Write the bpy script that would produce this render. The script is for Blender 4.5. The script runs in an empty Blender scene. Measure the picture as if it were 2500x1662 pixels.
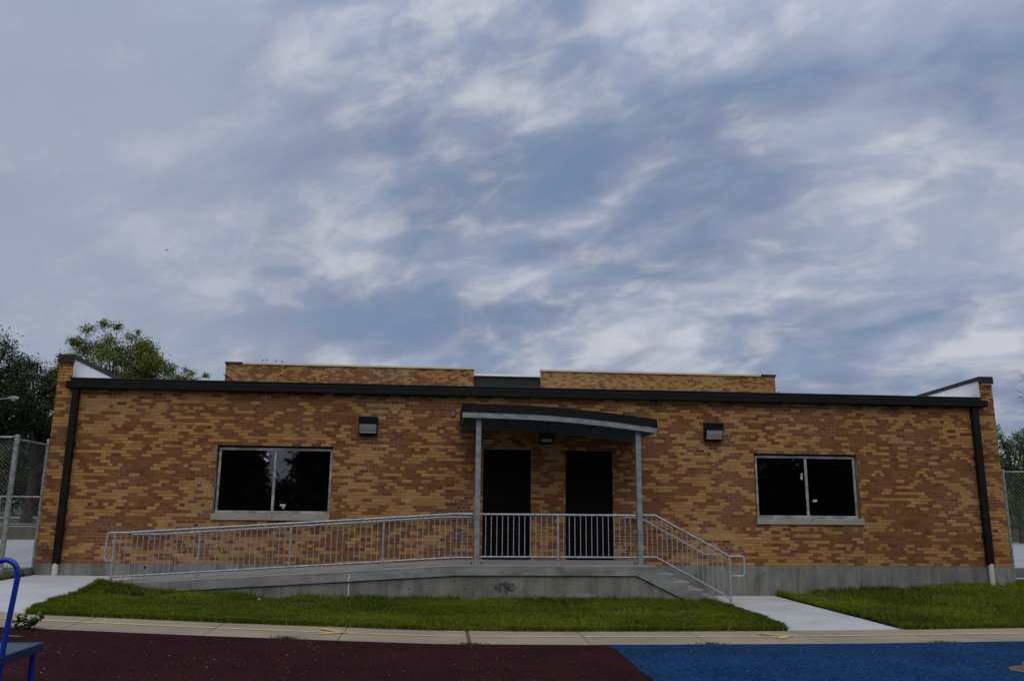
import bpy, math, random
import numpy as np
from mathutils import Vector, Matrix, noise as mnoise

random.seed(7)
rng = np.random.default_rng(7)
scene = bpy.context.scene
C = scene.collection

# ------------------------------------------------------------------ camera
yaw, pit, rol = 0.08568, 0.20241, 0.00959
f_ = Vector((math.sin(yaw)*math.cos(pit), math.cos(yaw)*math.cos(pit), math.sin(pit)))
r_ = Vector((math.cos(yaw), -math.sin(yaw), 0)); u_ = r_.cross(f_)
r2 = r_*math.cos(rol)+u_*math.sin(rol); u2 = -r_*math.sin(rol)+u_*math.cos(rol)
cam = bpy.data.objects.new('camera', bpy.data.cameras.new('camera'))
C.objects.link(cam)
M = Matrix((r2, u2, -f_)).transposed().to_4x4()
M.translation = (0, -17.505, 1.84)
cam.matrix_world = M
cam.data.sensor_width = 36; cam.data.lens = 28.37; cam.data.clip_end = 3000
scene.camera = cam

# ------------------------------------------------------------------ sky, sun, exposure
SUN_EL, SUN_AZ = math.radians(52), math.radians(185)      # azimuth clockwise from +Y
world = bpy.data.worlds.new('World'); scene.world = world; world.use_nodes = True
nt = world.node_tree; nt.nodes.clear()
def N(t, **k):
    n = nt.nodes.new(t)
    for a, b in k.items(): setattr(n, a, b)
    return n
def Lk(a, b): nt.links.new(a, b)
def mth(op, a, b=None, clamp=False):
    n = N('ShaderNodeMath', operation=op); n.use_clamp = clamp
    for i, v in enumerate((a, b)):
        if v is None: continue
        if isinstance(v, (int, float)): n.inputs[i].default_value = v
        else: Lk(v, n.inputs[i])
    return n.outputs[0]
def mapr(v, a, b, c=0., d=1.):
    n = N('ShaderNodeMapRange', interpolation_type='SMOOTHSTEP')
    Lk(v, n.inputs[0])
    for i, x in enumerate((a, b, c, d)): n.inputs[i+1].default_value = x
    return n.outputs[0]
sky = N('ShaderNodeTexSky', sky_type='NISHITA'); sky.sun_disc = False
sky.sun_elevation = SUN_EL; sky.sun_rotation = SUN_AZ; sky.air_density = 1.0; sky.dust_density = 1.5
tc = N('ShaderNodeTexCoord'); sp = N('ShaderNodeSeparateXYZ'); Lk(tc.outputs['Generated'], sp.inputs[0])
zz = mth('ADD', mth('ABSOLUTE', sp.outputs['Z']), .38)
px = mth('DIVIDE', sp.outputs['X'], zz); py = mth('DIVIDE', sp.outputs['Y'], zz)
cb = N('ShaderNodeCombineXYZ'); Lk(px, cb.inputs[0]); Lk(py, cb.inputs[1])
def mapping(rot, sc, loc=(0, 0, 0)):
    m = N('ShaderNodeMapping', vector_type='TEXTURE'); Lk(cb.outputs[0], m.inputs[0]); sc = tuple(1/s for s in sc)
    m.inputs['Rotation'].default_value = (0, 0, rot); m.inputs['Scale'].default_value = sc; m.inputs['Location'].default_value = loc
    return m.outputs[0]
def noise(vec, s, d, r, dist=0.):
    n = N('ShaderNodeTexNoise'); Lk(vec, n.inputs['Vector'])
    n.inputs['Scale'].default_value = s; n.inputs['Detail'].default_value = d
    n.inputs['Roughness'].default_value = r; n.inputs['Distortion'].default_value = dist
    return n.outputs['Fac']
big = noise(mapping(.3, (1., 1., 1), (3.1, .4, 0)), 1.3, 4, .5, .1)
mid = noise(mapping(-.5, (.78, 1.1, 1), (4.7, 1.2, 0)), 3.4, 8, .55, .35)
fin = noise(mapping(-.65, (.85, 1.2, 1), (8.7, 2.2, 0)), 9.5, 8, .56, .4)
side = mapr(sp.outputs['X'], -.38, .0)                    # calm sheet of cloud to the west, broken to the east
cov = mth('ADD', mth('ADD', mth('MULTIPLY', big, .35), mth('MULTIPLY', mid, .5)), mth('MULTIPLY', fin, .22))
cover = mapr(cov, .42, .60)                                 # thin veil against open blue
puff = mapr(mth('ADD', mth('MULTIPLY', mid, .55), mth('MULTIPLY', fin, .5)), .505, .69)
calm = mapr(big, .35, .65, .55, .85)
def fmix(a, b, t):
    n = N('ShaderNodeMix', data_type='FLOAT'); 
    for i, v in ((0, t), (2, a), (3, b)):
        if isinstance(v, (int, float)): n.inputs[i].default_value = v
        else: Lk(v, n.inputs[i])
    return n.outputs[0]
cover2 = fmix(mapr(cov, .36, .6, .80, 1.), cover, side)
puff2 = fmix(mth('MULTIPLY', puff, .4), puff, side)
def cmix(a, b, t):
    n = N('ShaderNodeMix', data_type='RGBA')
    for i, v in ((0, t), (6, a), (7, b)):
        if isinstance(v, tuple): n.inputs[i].default_value = (*v, 1)
        elif isinstance(v, (int, float)): n.inputs[i].default_value = v
        else: Lk(v, n.inputs[i])
    return n.outputs[2]
SK = 10.
blue = cmix(sky.outputs['Color'], (.205*SK, .29*SK, .465*SK), .9)
veil = (.335*SK, .375*SK, .47*SK)
white = (.58*SK, .585*SK, .63*SK)
deep = mapr(mth('ADD', mth('MULTIPLY', big, .5), mth('MULTIPLY', mid, .5)), .42, .58, .84, 1.10)
deep = fmix(mth('ADD', mth('MULTIPLY', deep, .35), .68), deep, side)
deep = mth('MULTIPLY', deep, mapr(sp.outputs['Z'], .35, 1., 1., 1.7))      # an overcast sky brightens toward the zenith
col = cmix(cmix(blue, veil, cover2), white, mth('MULTIPLY', puff2, .74))
horiz = mapr(sp.outputs['Z'], 0., .12, .35, 0.)
col = cmix(col, (.42*SK, .46*SK, .53*SK), horiz)
vm = N('ShaderNodeVectorMath', operation='SCALE'); Lk(col, vm.inputs[0]); Lk(deep, vm.inputs['Scale'])
bg = N('ShaderNodeBackground'); Lk(vm.outputs[0], bg.inputs[0]); bg.inputs[1].default_value = .1
out = N('ShaderNodeOutputWorld'); Lk(bg.outputs[0], out.inputs[0])

sl = bpy.data.lights.new('sun', 'SUN'); sl.energy = 1.15; sl.angle = math.radians(50); sl.color = (1, .90, .76)
sun = bpy.data.objects.new('sun', sl); C.objects.link(sun)
sd = Vector((math.sin(SUN_AZ)*math.cos(SUN_EL), math.cos(SUN_AZ)*math.cos(SUN_EL), math.sin(SUN_EL)))
sun.rotation_euler = sd.to_track_quat('Z', 'Y').to_euler()
scene.view_settings.view_transform = 'Standard'; scene.view_settings.look = 'None'
scene.view_settings.gamma = 1; scene.view_settings.use_curve_mapping = False
scene.view_settings.exposure = -0.02

# ------------------------------------------------------------------ materials
def material(name, col=(.5, .5, .5), rough=.7, metal=0., col2=None, nscale=3., ndetail=6., amt=(.35, .65), stretch=(1, 1, 1),
             bump=0., bscale=40., attr=False, spec=.5, fine=None, stain=None):
    m = bpy.data.materials.new(name); m.use_nodes = True
    t = m.node_tree; b = t.nodes['Principled BSDF']
    b.inputs['Roughness'].default_value = rough; b.inputs['Metallic'].default_value = metal
    b.inputs['Specular IOR Level'].default_value = spec
    g = t.nodes.new('ShaderNodeNewGeometry')
    def nz(s, d=6., st=(1, 1, 1), loc=(0, 0, 0), ro=.55):
        mp = t.nodes.new('ShaderNodeMapping'); mp.inputs['Scale'].default_value = st; mp.inputs['Location'].default_value = loc
        t.links.new(g.outputs['Position'], mp.inputs[0])
        n = t.nodes.new('ShaderNodeTexNoise'); n.inputs['Scale'].default_value = s; n.inputs['Detail'].default_value = d
        n.inputs['Roughness'].default_value = ro
        t.links.new(mp.outputs[0], n.inputs['Vector']); return n.outputs['Fac']
    def rng_(v, a, b_, c=0., d=1.):
        n = t.nodes.new('ShaderNodeMapRange'); t.links.new(v, n.inputs[0])
        for i, x in enumerate((a, b_, c, d)): n.inputs[i+1].default_value = x
        return n.outputs[0]
    def mix(a, b_, f, mode='MIX'):
        n = t.nodes.new('ShaderNodeMix'); n.data_type = 'RGBA'; n.blend_type = mode
        for i, v in ((0, f), (6, a), (7, b_)):
            if isinstance(v, tuple): n.inputs[i].default_value = (*v, 1)
            elif isinstance(v, (int, float)): n.inputs[i].default_value = v
            else: t.links.new(v, n.inputs[i])
        return n.outputs[2]
    if attr:
        a = t.nodes.new('ShaderNodeAttribute'); a.attribute_name = 'tone'; c = a.outputs['Color']
    else: c = col
    if col2 is not None: c = mix(c, col2, rng_(nz(nscale, ndetail, stretch), *amt))
    if stain: 
        for (sc, st, lo, hi, colr, k) in stain:
            c = mix(c, colr, rng_(nz(sc, 7, st, (3.3*k*sc, 1.7, 2.2), .6), lo, hi, 0, k))
    if fine:
        s_, lo, hi = fine
        n = rng_(nz(s_, 3), .3, .7, lo, hi)
        cc = t.nodes.new('ShaderNodeCombineColor')
        for i in range(3): t.links.new(n, cc.inputs[i])
        c = mix(c, cc.outputs[0], 1., 'MULTIPLY')
    if isinstance(c, tuple): b.inputs['Base Color'].default_value = (*c, 1)
    else: t.links.new(c, b.inputs['Base Color'])
    if bump:
        bp = t.nodes.new('ShaderNodeBump'); bp.inputs['Strength'].default_value = bump; bp.inputs['Distance'].default_value = .01
        t.links.new(nz(bscale, 5), bp.inputs['Height']); t.links.new(bp.outputs[0], b.inputs['Normal'])
    m['_'] = 1
    return m

MAT = {}
MAT['brick'] = material('brick_face', attr=True, rough=.85, bump=.25, bscale=120, fine=(55, .78, 1.15), spec=.12,
                        stain=[(.5, (1, 1, 1), .55, .8, (.10, .08, .05), .25)])
MAT['mortar'] = material('mortar', (.21, .16, .11), .95, col2=(.46, .42, .38), nscale=.55, ndetail=3, amt=(.46, .62), bump=.2, bscale=150)
MAT['foundation'] = material('cast_concrete', (.22, .225, .20), .9, col2=(.12, .125, .11), nscale=2.2, stretch=(1.5, 1.5, .45), amt=(.38, .66),
                             bump=.35, bscale=30, fine=(60, .8, 1.12),
                             stain=[(3.5, (3., 1, .12), .54, .68, (.06, .062, .052), .5), (1.1, (1, 1, 1), .55, .75, (.31, .31, .26), .5),
                                    (14., (1, 1, .6), .60, .70, (.04, .042, .036), .6)])
MAT['lip'] = material('edge_concrete', (.26, .275, .265), .88, col2=(.15, .16, .165), nscale=1.6, stretch=(.8, 1, 3), amt=(.42, .68), bump=.25, bscale=40,
                      fine=(80, .85, 1.1), stain=[(2.2, (1, 1, 3.), .54, .64, (.10, .11, .115), .7), (12., (2, 1, .2), .60, .70, (.36, .37, .36), .4)])
MAT['slab'] = material('pale_concrete', (.50, .505, .51), .9, col2=(.41, .415, .42), nscale=1.2, amt=(.4, .65), bump=.12, bscale=60, fine=(70, .9, 1.06),
                       stain=[(2.3, (1, 3, 1), .62, .78, (.24, .24, .24), .5)])
MAT['deckslab'] = material('ramp_concrete', (.30, .285, .27), .9, col2=(.23, .22, .215), nscale=1.5, amt=(.4, .65), bump=.15, bscale=60, fine=(70, .88, 1.08))
MAT['walk'] = material('old_walk_concrete', (.32, .27, .20), .92, col2=(.25, .212, .16), nscale=1.1, amt=(.38, .66), bump=.3, bscale=90,
                       fine=(110, .78, 1.15), stain=[(6, (1, 1, 1), .64, .74, (.13, .12, .10), .5)])
MAT['yellow'] = material('worn_yellow_paint', (.62, .46, .13), .85, col2=(.46, .36, .17), nscale=7, amt=(.42, .62), fine=(120, .7, 1.2))
MAT['maroon'] = material('maroon_rubber', (.034, .0095, .0115), .95, col2=(.022, .0065, .008), nscale=1.3, amt=(.35, .65), bump=.9, bscale=130, fine=(28, .45, 1.65), spec=.06, stain=[(2.2, (1, 1, 1), .62, .8, (.06, .035, .032), .4)])
MAT['blue'] = material('blue_rubber', (.010, .044, .118), .95, col2=(.007, .031, .085), nscale=1.3, amt=(.35, .65), bump=.9, bscale=130, fine=(26, .35, 1.8), spec=.06)
MAT['asphaltpatch'] = material('grey_granules', (.14, .115, .095), .95, col2=(.09, .075, .065), nscale=9, amt=(.4, .6), bump=.9, bscale=130, fine=(70, .2, 2.), spec=.1)
MAT['soil'] = material('lawn_soil', (.022, .030, .008), 1., col2=(.095, .078, .045), nscale=1.6, amt=(.50, .68), bump=.8, bscale=30)
MAT['meadow'] = material('far_grass', (.045, .075, .018), 1., col2=(.028, .05, .013), nscale=.5, amt=(.35, .65), bump=.6, bscale=12, fine=(14, .7, 1.3))
MAT['blade'] = material('grass_blade', attr=True, rough=.75, spec=.08)
MAT['leaf'] = material('leaf', attr=True, rough=.6, spec=.3)
MAT['bark'] = material('bark', (.055, .043, .032), .95, col2=(.03, .024, .018), nscale=6, stretch=(1, 1, .3), amt=(.4, .6), bump=.7, bscale=25)
MAT['bronze'] = material('dark_bronze_metal', (.0085, .008, .0075), .5, col2=(.011, .0105, .010), nscale=1.4, amt=(.4, .7), spec=.16, fine=(5, .85, 1.15))
MAT['bronze2'] = material('coping_metal', (.026, .025, .023), .5, spec=.25, fine=(4, .85, 1.15))
MAT['galv'] = material('galvanised_steel', (.30, .335, .35), .55, .35, col2=(.20, .225, .24), nscale=9, amt=(.38, .62), stretch=(.5, 1, 1), fine=(60, .8, 1.2),
                       stain=[(5, (1, 1, .35), .62, .74, (.10, .11, .12), .6)])
MAT['galvrail'] = material('galvanised_pipe', (.39, .42, .45), .5, .3, col2=(.27, .295, .32), nscale=16, amt=(.4, .6), fine=(40, .8, 1.15))
MAT['fencepost'] = material('weathered_galvanised', (.34, .34, .335), .65, .25, col2=(.2, .2, .195), nscale=12, amt=(.4, .6))
MAT['wire'] = material('chain_link_wire', (.22, .23, .23), .6, .3)
MAT['alu'] = material('mill_aluminium', (.46, .46, .465), .45, .4, col2=(.25, .25, .26), nscale=8, amt=(.4, .6), stretch=(.4, 1, 1))
MAT['glass'] = material('tinted_glass', (.0012, .0014, .0015), .02, spec=.5)
MAT['glass'].node_tree.nodes['Principled BSDF'].inputs['IOR'].default_value = 2.1
MAT['sill'] = material('limestone_sill', (.33, .31, .26), .85, col2=(.27, .25, .21), nscale=4, amt=(.4, .65), bump=.1, bscale=80, fine=(90, .9, 1.08))
MAT['black'] = material('black_backing', (.004, .004, .004), .6, spec=.2)
MAT['doorblack'] = material('black_door_paint', (.0042, .004, .0038), .7, spec=.06, fine=(6, .85, 1.15))
MAT['paper'] = material('torn_white_paper', (.46, .46, .48), .8)
MAT['crumb'] = material('pale_crumb', (.36, .32, .30), .9)
MAT['membrane'] = material('white_roof_membrane', (.86, .86, .85), .75, col2=(.80, .80, .79), nscale=2, amt=(.4, .7))
MAT['cream'] = material('cream_coping', (.55, .52, .42), .7)
MAT['soffit'] = material('shade_toned_soffit', (.17, .18, .185), .6, spec=.3)  # galvanised steel, its colour darkened for the shade under the canopy
MAT['lens'] = material('lamp_lens', (.36, .37, .38), .25, col2=(.22, .23, .24), nscale=30, stretch=(1, 1, 6), amt=(.35, .65), spec=.7)
MAT['lensrim'] = material('lamp_lens_rim', (.3, .32, .31), .35, spec=.6)
MAT['greybox'] = material('grey_box', (.12, .125, .14), .55)
MAT['pvc'] = material('white_pvc', (.58, .56, .50), .6, col2=(.42, .40, .33), nscale=5, stretch=(1, 1, .4), amt=(.45, .7))
MAT['bluepaint'] = material('gloss_blue_paint', (.004, .028, .32), .32, spec=.5, fine=(9, .85, 1.1))
MAT['navy'] = material('navy_coating', (.012, .03, .075), .5, fine=(30, .8, 1.15))
MAT['slate'] = material('slate_blue_deck', (.045, .075, .115), .55, col2=(.035, .06, .095), nscale=3, bump=.3, bscale=90)
MAT['sealant'] = material('joint_sealant', (.27, .22, .15), .8)
MAT['asphalt'] = material('asphalt', (.04, .04, .043), .95, col2=(.055, .055, .057), nscale=1, bump=.4, bscale=60)
MAT['lot'] = material('pale_lot_concrete', (.40, .40, .42), .9, col2=(.32, .32, .34), nscale=.7, fine=(20, .9, 1.08))
MAT['brownwall'] = material('brown_grey_wall', (.13, .11, .085), .95, col2=(.09, .078, .062), nscale=1.5, stretch=(2, 2, .5), bump=.3)
MAT['road'] = material('grey_road', (.16, .16, .16), .95, col2=(.12, .12, .12), nscale=.7)
MAT['siding'] = material('pale_siding', (.17, .19, .175), .8)
MAT['whitepaint'] = material('white_road_paint', (.6, .6, .6), .85, col2=(.4, .4, .4), nscale=3)
MAT['bird'] = material('dark_feathers', (.02, .02, .022), .8)
MAT['roof'] = material('roof_gravel', (.2, .2, .2), .9)
MAT['metalrib'] = material('ribbed_bronze_panel', (.03, .031, .027), .5, spec=.35)
MAT['ribdark'] = MAT['metalrib']

# ------------------------------------------------------------------ mesh helpers
class MB:
    def __init__(s): s.v = []; s.f = []; s.t = []; s.tone = None; s.sm = []
    def add(s, vs, fs, tone=None, smooth=False):
        o = len(s.v); s.v += [tuple(v) for v in vs]; s.f += [tuple(i+o for i in f) for f in fs]
        s.t += [tone]*len(fs); s.sm += [smooth]*len(fs); return s
    def box(s, x0, x1, y0, y1, z0, z1, tone=None):
        return s.add([(x0, y0, z0), (x1, y0, z0), (x1, y1, z0), (x0, y1, z0), (x0, y0, z1), (x1, y0, z1), (x1, y1, z1), (x0, y1, z1)],
                     [(0, 3, 2, 1), (4, 5, 6, 7), (0, 1, 5, 4), (1, 2, 6, 5), (2, 3, 7, 6), (3, 0, 4, 7)], tone)
    def bbox(s, x0, x1, y0, y1, z0, z1, b=.006, tone=None):
        # box with bevelled edges along x,y,z (chamfered cuboid)
        vs = []; 
        for sx, x in ((0, x0), (1, x1)):
            for sy, y in ((0, y0), (1, y1)):
                for sz, z in ((0, z0), (1, z1)):
                    dx, dy, dz = b*(1-2*sx), b*(1-2*sy), b*(1-2*sz)
                    vs += [(x, y+dy, z+dz), (x+dx, y, z+dz), (x+dx, y+dy, z)]
        def i(sx, sy, sz, a): return (sx*4+sy*2+sz)*3+a
        fs = [(i(0,0,0,0), i(0,0,1,0), i(0,1,1,0), i(0,1,0,0)), (i(1,0,0,0), i(1,1,0,0), i(1,1,1,0), i(1,0,1,0)),
              (i(0,0,0,1), i(1,0,0,1), i(1,0,1,1), i(0,0,1,1)), (i(0,1,0,1), i(0,1,1,1), i(1,1,1,1), i(1,1,0,1)),
              (i(0,0,0,2), i(0,1,0,2), i(1,1,0,2), i(1,0,0,2)), (i(0,0,1,2), i(1,0,1,2), i(1,1,1,2), i(0,1,1,2))]
        for a in (0, 1):
            for c in (0, 1):
                fs += [(i(a,c,0,0), i(a,c,0,1), i(a,c,1,1), i(a,c,1,0)), (i(a,0,c,0), i(a,0,c,2), i(a,1,c,2), i(a,1,c,0)),
                       (i(0,a,c,1), i(0,a,c,2), i(1,a,c,2), i(1,a,c,1))]
        for a in (0, 1):
            for c in (0, 1):
                for d in (0, 1): fs.append((i(a,c,d,0), i(a,c,d,1), i(a,c,d,2)))
        return s.add(vs, fs, tone)
    def prism(s, prof, axis, a, b, tone=None):
        """prof: list of 2D points; axis: 'x','y','z' extrusion from a to b"""
        n = len(prof)
        def P(p, q):
            if axis == 'x': return (q, p[0], p[1])
            if axis == 'y': return (p[0], q, p[1])
            return (p[0], p[1], q)
        vs = [P(p, a) for p in prof]+[P(p, b) for p in prof]
        fs = [tuple(range(n)), tuple(range(2*n-1, n-1, -1))]+[(i, (i+1) % n+0, (i+1) % n+n, i+n) for i in range(n)]
        return s.add(vs, fs, tone)
    def tube(s, pts, r, seg=8, tone=None, caps=True):
        pts = [Vector(p) for p in pts]; rs = r if isinstance(r, (list, tuple)) else [r]*len(pts)
        rings = []; prev = None
        for i, p in enumerate(pts):
            if i == 0: d = pts[1]-p
            elif i == len(pts)-1: d = p-pts[-2]
            else: d = (pts[i+1]-p).normalized()+(p-pts[i-1]).normalized()
            d.normalize()
            if prev is None:
                a = Vector((0, 0, 1)) if abs(d.z) < .9 else Vector((1, 0, 0))
                x = d.cross(a).normalized()
            else: x = (prev-d*prev.dot(d)).normalized()
            prev = x; y = d.cross(x)
            k = 1.
            if 0 < i < len(pts)-1:
                c = (pts[i+1]-p).normalized().dot((p-pts[i-1]).normalized()); k = 1/max(.5, math.sqrt((1+c)/2))
            rings.append([p+(x*math.cos(2*math.pi*j/seg)+y*math.sin(2*math.pi*j/seg))*rs[i]*(k if k < 1.1 else 1.) for j in range(seg)])
        vs = [v for rg in rings for v in rg]; fs = []
        for i in range(len(pts)-1):
            for j in range(seg): fs.append((i*seg+j, i*seg+(j+1) % seg, (i+1)*seg+(j+1) % seg, (i+1)*seg+j))
        s.add(vs, fs, tone, True)
        if caps:
            s.add(rings[0], [tuple(range(seg-1, -1, -1))], tone); s.add(rings[-1], [tuple(range(seg))], tone)
        return s
    def mesh(s, name, mat, origin=(0, 0, 0)):
        me = bpy.data.meshes.new(name); ox, oy, oz = origin
        me.from_pydata([(x-ox, y-oy, z-oz) for x, y, z in s.v], [], s.f)
        if mat: me.materials.append(MAT[mat])
        if any(s.sm): me.polygons.foreach_set('use_smooth', s.sm)
        if any(t is not None for t in s.t):
            a = me.attributes.new('tone', 'FLOAT_COLOR', 'FACE')
            arr = []
            for t in s.t: arr += [*(t or (.3, .3, .3)), 1.]
            a.data.foreach_set('color', arr)
        me.update(); return me
ORG = {}
def put(o, origin, parent):
    C.objects.link(o); ORG[o.name] = Vector(origin)
    if parent is not None:
        o.parent = parent; o.location = Vector(origin)-ORG[parent.name]
    else: o.location = origin
    return o
def link(name, mb, mat, parent=None, origin=None, label=None, **pr):
    if origin is None: origin = ORG[parent.name] if parent is not None else (0, 0, 0)
    o = bpy.data.objects.new(name, mb.mesh(name, mat, origin))
    put(o, origin, parent)
    if label: o['label'] = label
    for k, v in pr.items(): o[k] = v
    return o
def share(name, me, parent, origin, **pr):
    o = bpy.data.objects.new(name, me); put(o, origin, parent)
    for k, v in pr.items(): o[k] = v
    return o
def thing(name, loc, label, category, group=None):
    o = bpy.data.objects.new(name, None); put(o, loc, None)
    o['label'] = label; o['category'] = category
    if group: o['group'] = group
    return o
def struct(name, mb, mat): return link(name, mb, mat, kind='structure')
def tag(o, label, category, group=None):
    o['label'] = label; o['category'] = category
    if group: o['group'] = group
    return o
def raw_mesh(name, verts, faces_n, tones, mat):
    """numpy mesh: verts (n,3), every face has faces_n consecutive verts; tones per face (m,3)"""
    me = bpy.data.meshes.new(name); n = len(verts); m = n//faces_n
    me.vertices.add(n); me.vertices.foreach_set('co', verts.astype(np.float32).ravel())
    me.loops.add(n); me.loops.foreach_set('vertex_index', np.arange(n, dtype=np.int32))
    me.polygons.add(m); me.polygons.foreach_set('loop_start', np.arange(0, n, faces_n, dtype=np.int32))
    a = me.attributes.new('tone', 'FLOAT_COLOR', 'FACE')
    a.data.foreach_set('color', np.concatenate([tones, np.ones((m, 1))], 1).astype(np.float32).ravel())
    me.materials.append(MAT[mat]); me.update(calc_edges=True); return me

# ------------------------------------------------------------------ terrain height
WX = [-14, -8, -6.08, -5.85, -5.5, -4.8, -3, 0, 3, 5, 5.4, 7.2, 8, 10, 12, 16]
WZ = [.42, .40, .37, .30, .24, .15, .075, .03, .02, .0, 0, 0, .02, .11, .19, .22]
KX = [-14, -8, -6, -3, 0, 2, 6, 9, 12, 16]
KZ = [.42, .36, .27, .135, .02, 0, 0, .03, .07, .10]
def ground(x, y):
    t = np.clip((-np.asarray(y, float)-1.5)/3.4, 0, 1)
    return np.interp(x, WX, WZ)*(1-t)+np.interp(x, KX, KZ)*t
def gz(x, y): return float(ground(x, y))
def sheet(x0, x1, y0, y1, dz, mb=None, step=.5, skirt=0., jag=None):
    mb = mb or MB(); nx = max(1, int(math.ceil((x1-x0)/step))); ny = max(1, int(math.ceil((y1-y0)/step)))
    vs = [(x0+(x1-x0)*i/nx, y0+(y1-y0)*j/ny) for j in range(ny+1) for i in range(nx+1)]
    o = len(mb.v)
    mb.add([(x, y, gz(x, y)+dz) for x, y in vs], [(j*(nx+1)+i, j*(nx+1)+i+1, (j+1)*(nx+1)+i+1, (j+1)*(nx+1)+i) for j in range(ny) for i in range(nx)])
    if skirt:
        ring = [(i, 0) for i in range(nx)]+[(nx, j) for j in range(ny)]+[(nx-i, ny) for i in range(nx)]+[(0, ny-j) for j in range(ny)]
        pts = [mb.v[o+j*(nx+1)+i] for i, j in ring]; n = len(pts)
        mb.add(pts+[(x, y, z-skirt) for x, y, z in pts], [(i, i+n, (i+1) % n+n, (i+1) % n) for i in range(n)])
    return mb

WF, WB = -6.1, -4.9          # front and back edge of the walk
# ground everywhere, with a dip under the built surfaces
gxs = [-900, -200, -60, -30]+[-16+.5*i for i in range(65)]+[30, 60, 200, 900]
gys = [-900, -200, -60, -30]+[-16+.5*i for i in range(45)]+[9, 13, 18, 40, 100, 300, 1200]
g = MB(); nx = len(gxs)
g.add([(x, y, (gz(x, y)-.06) if y < 8 else gz(x, 0)-.06) for y in gys for x in gxs],
      [(j*nx+i, j*nx+i+1, (j+1)*nx+i+1, (j+1)*nx+i) for j in range(len(gys)-1) for i in range(nx-1)])
struct('ground', g, 'soil')

# play surfaces
RX = 2.36
m = MB()
rb = [(RX+.012*math.sin(k*2.3)+.01*math.sin(k*.9), WF-.35*k) for k in range(1, 42)]
def rubber(left):
    mb = MB()
    ys = [WF-.004]+[p[1] for p in rb]; xs = [RX-.06]+[p[0] for p in rb]
    cols = ([-16+.6*i for i in range(31)] if left else [2.9+.5*i for i in range(30)])
    pts = []
    for y, xb in zip(ys, xs):
        row = (cols+[xb]) if left else ([xb]+cols)
        pts.append([(x, y, gz(x, y)+.012) for x in row])
    n = len(pts[0])
    mb.add([p for r in pts for p in r], [(j*n+i, (j+1)*n+i, (j+1)*n+i+1, j*n+i+1) for j in range(len(pts)-1) for i in range(n-1)])
    return mb
struct('maroon_rubber_surface', rubber(True), 'maroon')
struct('blue_rubber_surface', rubber(False), 'blue')
m = MB(); cx, cy = 7.42, -7.98
pp = [(-.75, -.1), (-.62, .12), (-.35, .22), (-.22, .42), (.0, .5), (.3, .62), (.8, .6), (1.2, .3), (1.2, -.5), (.5, -.7), (-.1, -.6), (-.3, -.42), (-.6, -.3)]
m.add([(cx+a, cy+b, gz(cx+a, cy+b)+.018) for a, b in pp]+[(cx+.2, cy, gz(cx, cy)+.020)], [(i, (i+1) % 13, 13) for i in range(13)])
struct('grey_granule_patch', m, 'asphaltpatch')

# walk: slabs with joints
walk = bpy.data.objects.new('walkway', None); put(walk, (0, WF, 0), None); walk['kind'] = 'structure'
jx = [-14.2, -12.2, -10.2, -8.3, -6.55, -4.85, -3.05, -1.3, .45, 2.1, 3.75, 5.4, 7.15, 8.8, 10.5, 12.3, 14.5, 16.5]
for i in range(len(jx)-1):
    a, b = jx[i]+.006, jx[i+1]-.006
    if abs(jx[i]-.45) < .01: a += .022
    if abs(jx[i+1]-.45) < .01: b -= .022
    mb = sheet(a, b, WF, WB, .015, step=.45, skirt=.12)
    link('slab', mb, 'walk', walk, origin=(a, WF, 0))
yl = MB(); yc = -5.46
for i in range(len(jx)-1):
    a0, b0 = jx[i]+.012, jx[i+1]-.012
    if abs(jx[i]-.45) < .01: a0 += .022
    if abs(jx[i+1]-.45) < .01: b0 -= .022
    nn = max(1, int(math.ceil((b0-a0)/.45)))
    for k in range(nn):
        a, b = a0+(b0-a0)*k/nn, a0+(b0-a0)*(k+1)/nn; w = .043
        yl.add([(x, y+.012*math.sin(x*1.1), gz(x, y)+.0205) for x, y in ((a, yc-w), (b, yc-w), (b, yc+w), (a, yc+w))], [(0, 1, 2, 3)])
link('yellow_line', yl, 'yellow', walk)
jf = MB(); jf.add([(x, y, gz(x, y)+.006) for x, y in ((.418, WF+.01), (.482, WF+.01), (.482, WB), (.418, WB))], [(0, 1, 2, 3)])
link('joint_filler', jf, 'asphaltpatch', walk)
for ax, n in ((-1.26, 0), (5.2, 1)):
    am = MB(); z = .0265
    for sg in (1, -1):
        L = (.36, .3) if sg > 0 else (.33, -.27)
        if n: L = (.42, .22) if sg > 0 else (.28, -.26)
        w = .055
        q = [(ax+.03, yc), (ax-L[0], yc+L[1]), (ax-L[0]-.05, yc+L[1]-sg*w*1.6), (ax-.14, yc)]
        am.add([(x, y, gz(x, y)+z+.002*sg) for x, y in q], [(0, 1, 2, 3) if sg > 0 else (3, 2, 1, 0)])
    link('yellow_arrowhead', am, 'yellow', walk)

# paths
def edge_l(y): return -6.06+.27*np.clip((-np.asarray(y, float)-1.65)/3.25, 0, 1)
pth = MB(); sheet(-8.02, -6.08, WB+.006, -.012, .012, pth, skirt=.1); sheet(-6.08+.006, -5.98, -1.62, -.012, .012, pth)
pth.v = [(-8.02+(x+8.02)*(float(edge_l(y))+8.0)/1.94, y, z) if y < -1.7 and x < -6.0 else (x, y, z) for x, y, z in pth.v]
struct('left_path', pth, 'slab')
pth = MB(); sheet(5.36, 7.22, WB+.006, -.012, .012, pth, skirt=.1)
struct('right_path', pth, 'slab')

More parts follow.
